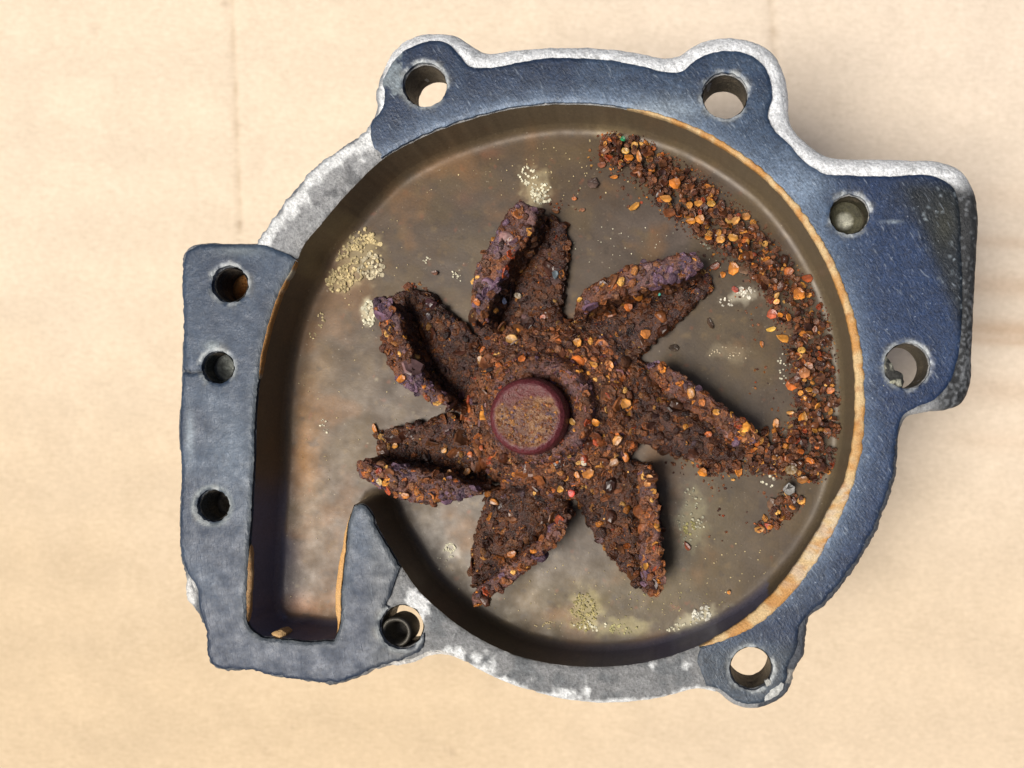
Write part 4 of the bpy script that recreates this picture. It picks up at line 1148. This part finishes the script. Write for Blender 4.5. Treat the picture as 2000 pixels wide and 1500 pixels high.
# flakes that can be told apart: seen x, y, radius, stretch, angle, colour, label
ONES = [
 (1240, 403, 15, .55, -32, (.50, .27, .06), 'yellow orange oval rust flake lying alone below the upper end of the heap'),
 (1301, 388, 13, .85, 10, (.50, .25, .06), 'ochre round flake at the inner edge of the heap, upper right of the impeller'),
 (1433, 524, 13, .95, 0, (.50, .20, .03), 'round flat orange flake just off the tip of the upper right blade'),
 (1455, 528, 14, .75, 10, (.13, .075, .045), 'dull brown flake touching the round flat orange one'),
 (1397, 520, 13, .75, -15, (.22, .06, .02), 'dark red brown chunk beside the tip of the upper right blade'),
 (1380, 536, 7, 1, 0, (.52, .26, .05), 'small orange crumb between blade tip and dark red chunk'),
 (1412, 536, 7, .85, -30, (.50, .20, .04), 'small orange crumb left of the round flat flake'),
 (1436, 566, 9, .75, 40, (.30, .06, .04), 'small red chip next to the white specks on the floor'),
 (1507, 643, 12, .55, -10, (.70, .48, .10), 'bright yellow chip lying on the inner side of the heap'),
 (1530, 661, 15, .8, 15, (.50, .25, .05), 'large ochre oval flake just below the bright yellow chip'),
 (1509, 613, 13, .75, 15, (.38, .09, .04), 'red flake just above the bright yellow chip'),
 (1566, 684, 9, .95, 0, (.50, .32, .08), 'small round ochre flake with dark centre below the large oval one'),
 (1546, 751, 13, .9, 0, (.42, .12, .02), 'orange red lump lying alone on the floor right of the impeller'),
 (1571, 728, 12, .9, 0, (.34, .15, .06), 'brown orange flake above the lone orange red lump'),
 (1488, 672, 8, .45, 80, (.38, .15, .04), 'thin upright orange sliver left of the heap'),
 (1158, 357, 13, .85, 30, (.07, .045, .035), 'dark brown clump lying alone left of the heap'),
 (1176, 322, 10, .85, 0, (.20, .07, .035), 'red brown granule at the upper left end of the heap'),
 (1200, 346, 9, .65, -10, (.50, .20, .04), 'orange chip at the left edge of the heap top'),
 (1217, 271, 6, .8, 40, (.01, .16, .06), 'tiny bright green speck at the top of the heap'),
 (1222, 295, 9, .85, 10, (.42, .27, .05), 'olive yellow flake just below the green speck'),
 (1229, 308, 11, .85, 10, (.50, .20, .03), 'round orange flake below the olive yellow one'),
 (1248, 306, 13, .6, 80, (.46, .20, .05), 'tall orange flake beside the round orange one near the top'),
 (1319, 358, 13, .85, 70, (.46, .17, .03), 'big orange red flake in the middle of the upper heap'),
 (1390, 660-262, 10, .8, 0, (.40, .24, .05), 'olive orange flake at the outer edge of the upper heap'),
 (1365, 397, 10, .9, 0, (.46, .23, .05), 'ochre flake in the middle of the upper heap'),
 (1456, 423, 12, .95, 0, (.40, .20, .06), 'ring shaped ochre flake on the outer edge of the heap'),
 (1437, 430, 11, .6, -35, (.46, .25, .07), 'oval ring shaped flake leaning on its round neighbour'),
 (1408, 468, 10, .95, 0, (.50, .26, .06), 'round ochre flake at the inner edge of the heap bottom bulge'),
 (1432, 464, 12, .9, 30, (.48, .26, .06), 'ochre cupped flake beside the round one at the inner edge'),
 (1350, 432, 11, .8, 0, (.46, .20, .03), 'orange flake pair end at the inner lower edge of the upper heap'),
 (1368, 428, 11, .8, 60, (.45, .20, .04), 'bent orange flake right of the orange pair'),
 (1317, 680, 12, .75, 0, (.055, .038, .025), 'dark disc with pale rim on the floor between the two right blades'),
 (1387, 632, 14, .5, 70, (.06, .035, .02), 'long dark smear of rust near the upper right blade'),
 (1342, 1067, 11, .7, 55, (.22, .055, .02), 'dark red chip on the floor right of the lower right blade'),
 (1373, 922, 11, .75, 40, (.52, .21, .03), 'bright orange crumb pair below the right blade'),
 (1432, 947-10, 5, .6, 0, (.55, .3, .06), 'tiny yellow crumb below the right blade'),
 (1484, 1034, 12, .8, 0, (.48, .26, .08), 'yellow and violet crumb at the lowest end of the trail'),
 (1501, 1028, 10, .8, 30, (.44, .10, .06), 'pink red chip beside the yellow and violet crumb'),
 (1510, 985, 15, .75, 70, (.10, .05, .025), 'brown clump in the trail above the pink red chip'),
 (1517, 1000, 8, .7, 0, (.62, .36, .06), 'glinting yellow edge at the foot of the brown clump'),
 (1565, 977, 9, .9, 0, (.55, .28, .06), 'round orange flake right of the dark balls in the lower trail'),
 (1548, 988, 15, .85, 20, (.055, .032, .02), 'larger dark ball in the lower trail'),
 (1541, 955, 13, .95, 0, (.040, .036, .030), 'round blackish ball directly above the larger dark ball'),
 (1546, 918, 14, .9, 0, (.14, .085, .03), 'olive brown disc at the bottom of the heap'),
 (1568, 937, 13, .8, 0, (.26, .12, .03), 'amber brown disc at the lowest point of the heap'),
 (1577, 572-28, 13, .9, 0, (.28, .07, .02), 'dark red shiny flake on the outer side where the heap turns down'),
 (1560, 572, 13, .9, 0, (.42, .16, .03), 'orange domed flake on the outer edge at the bend of the heap'),
 (1564, 577, 9, .9, 0, (.50, .22, .04), 'orange knob sitting on the domed flake'),
 (732, 838, 13, .5, 75, (.50, .20, .03), 'orange crumb leaning upright left of the lower left blade'),
 (849, 533, 8, .9, 0, (.11, .05, .03), 'small brown crumb on the floor above the upper left blade'),
 (797, 560, 10, .9, 0, (.16, .06, .03), 'red brown knob at the top of the upper left blade'),
 (1122, 388, 6, .8, 0, (.40, .14, .04), 'small orange crumb right of the top blade'),
 (1138, 410, 6, .8, 0, (.30, .15, .09), 'small pinkish crumb right of the top blade, lower of two'),
 (1085, 412, 9, .8, 20, (.22, .10, .04), 'brown crumb pushed against the top blade tip'),
 (1424, 1157, 5, .7, 60, (.55, .25, .05), 'tiny orange crumb on the floor low on the right'),
 (1443, 827+20, 5, .7, 60, (.55, .25, .05), None),
 (1515, 828, 12, .65, 100, (.52, .22, .03), 'bright orange upright flake above the junction of heap and blade'),
 (1544, 806, 9, .6, 0, (.52, .28, .07), 'small yellow folded flake right of the upright orange flake'),
 (1571, 815, 12, .75, 85, (.38, .20, .05), 'ochre upright oval flake in the wide part of the heap'),
 (1622, 762, 10, .65, -15, (.40, .14, .04), 'orange oval flake on the outer edge of the heap beside the rim'),
 (1583, 905-5, 11, .6, 30, (.46, .15, .02), 'orange streaked flake low in the heap'),
]
ones = 0
for (x, y, r, st, ang, c, lab) in ONES:
    if lab is None: continue
    inheap = any(math.hypot(x-p[0], y-p[1]) < p[2]*.9 for p in PATH+SIDE)
    z = -98+(22 if inheap else 2)
    X, Y = at_depth(x, y, z)
    zf = float(zfloor(X, Y)[0])
    zz = max(z, zf+3)
    t = 1 if 'ball' in lab or 'clump' in lab or 'knob' in lab or 'lump' in lab else (0, 2, 5, 8)[ones % 4]
    o = single_flake((float(X), float(Y), zz+1, r, (rng.randn()*.08, rng.randn()*.08, 1), 0, np.array(c)*(np.array((.88, .76, .65)) if c[0] > .2 else 1), t), None, 'rust_flake', label=lab, category='rust flake')
    o.rotation_euler = (rng.randn()*.12, rng.randn()*.12, math.radians(-ang))
    o.scale = (r, r*st*1.15, r*.8)
    ones += 1
loose.sort(key=lambda it: -(it[3]*(.35+it[8])))
NIND = 296-ones
TONE = (('orange', lambda c: c[0] > .30), ('reddish', lambda c: c[0] > .24 and c[1] < .06), ('dark brown', lambda c: c[0] < .085), ('brown', lambda c: True))
SECT = ((360, 'in the narrow upper end of the heap below the green speck'), (480, 'in the upper heap level with the blind hole'), (600, 'where the heap turns down along the right wall'),
        (780, 'in the heap beside the right bolt hole'), (9999, 'in the wide lower part of the heap at the right blade'))
def heap_name(it):
    y = seen(it[0], it[1], it[2])[1]
    tone = next(n for n, f in TONE if f(it[6])); sec = next(n for lim, n in SECT if y < lim)
    return '%s rust flake %s' % (tone, sec), '%s rust flakes %s' % (tone, sec)
def heaped(it):
    sx_, sy_ = seen(it[0], it[1], it[2])
    return any(math.hypot(sx_-p[0], sy_-p[1]) < p[2]*1.25 for p in PATH)
ind = []; rest = []
for it in loose:
    if len(ind) < NIND and it[8] > .35 and heaped(it): ind.append(it)
    else: rest.append(it)
for it in ind:
    lab, grp = heap_name(it)
    single_flake(tuple(it[:8]), None, 'rust_flake', label=lab, category='rust flake', group=grp)
join_flakes('loose_rust_debris', [tuple(it[:8]) for it in rest], M_RUST, None, kind='stuff', category='rust debris',
            label='small rust crumbs and flakes lying loose on the basin floor')
print('flakes', len(att), len(grit), len(loose), ones, len(ind))
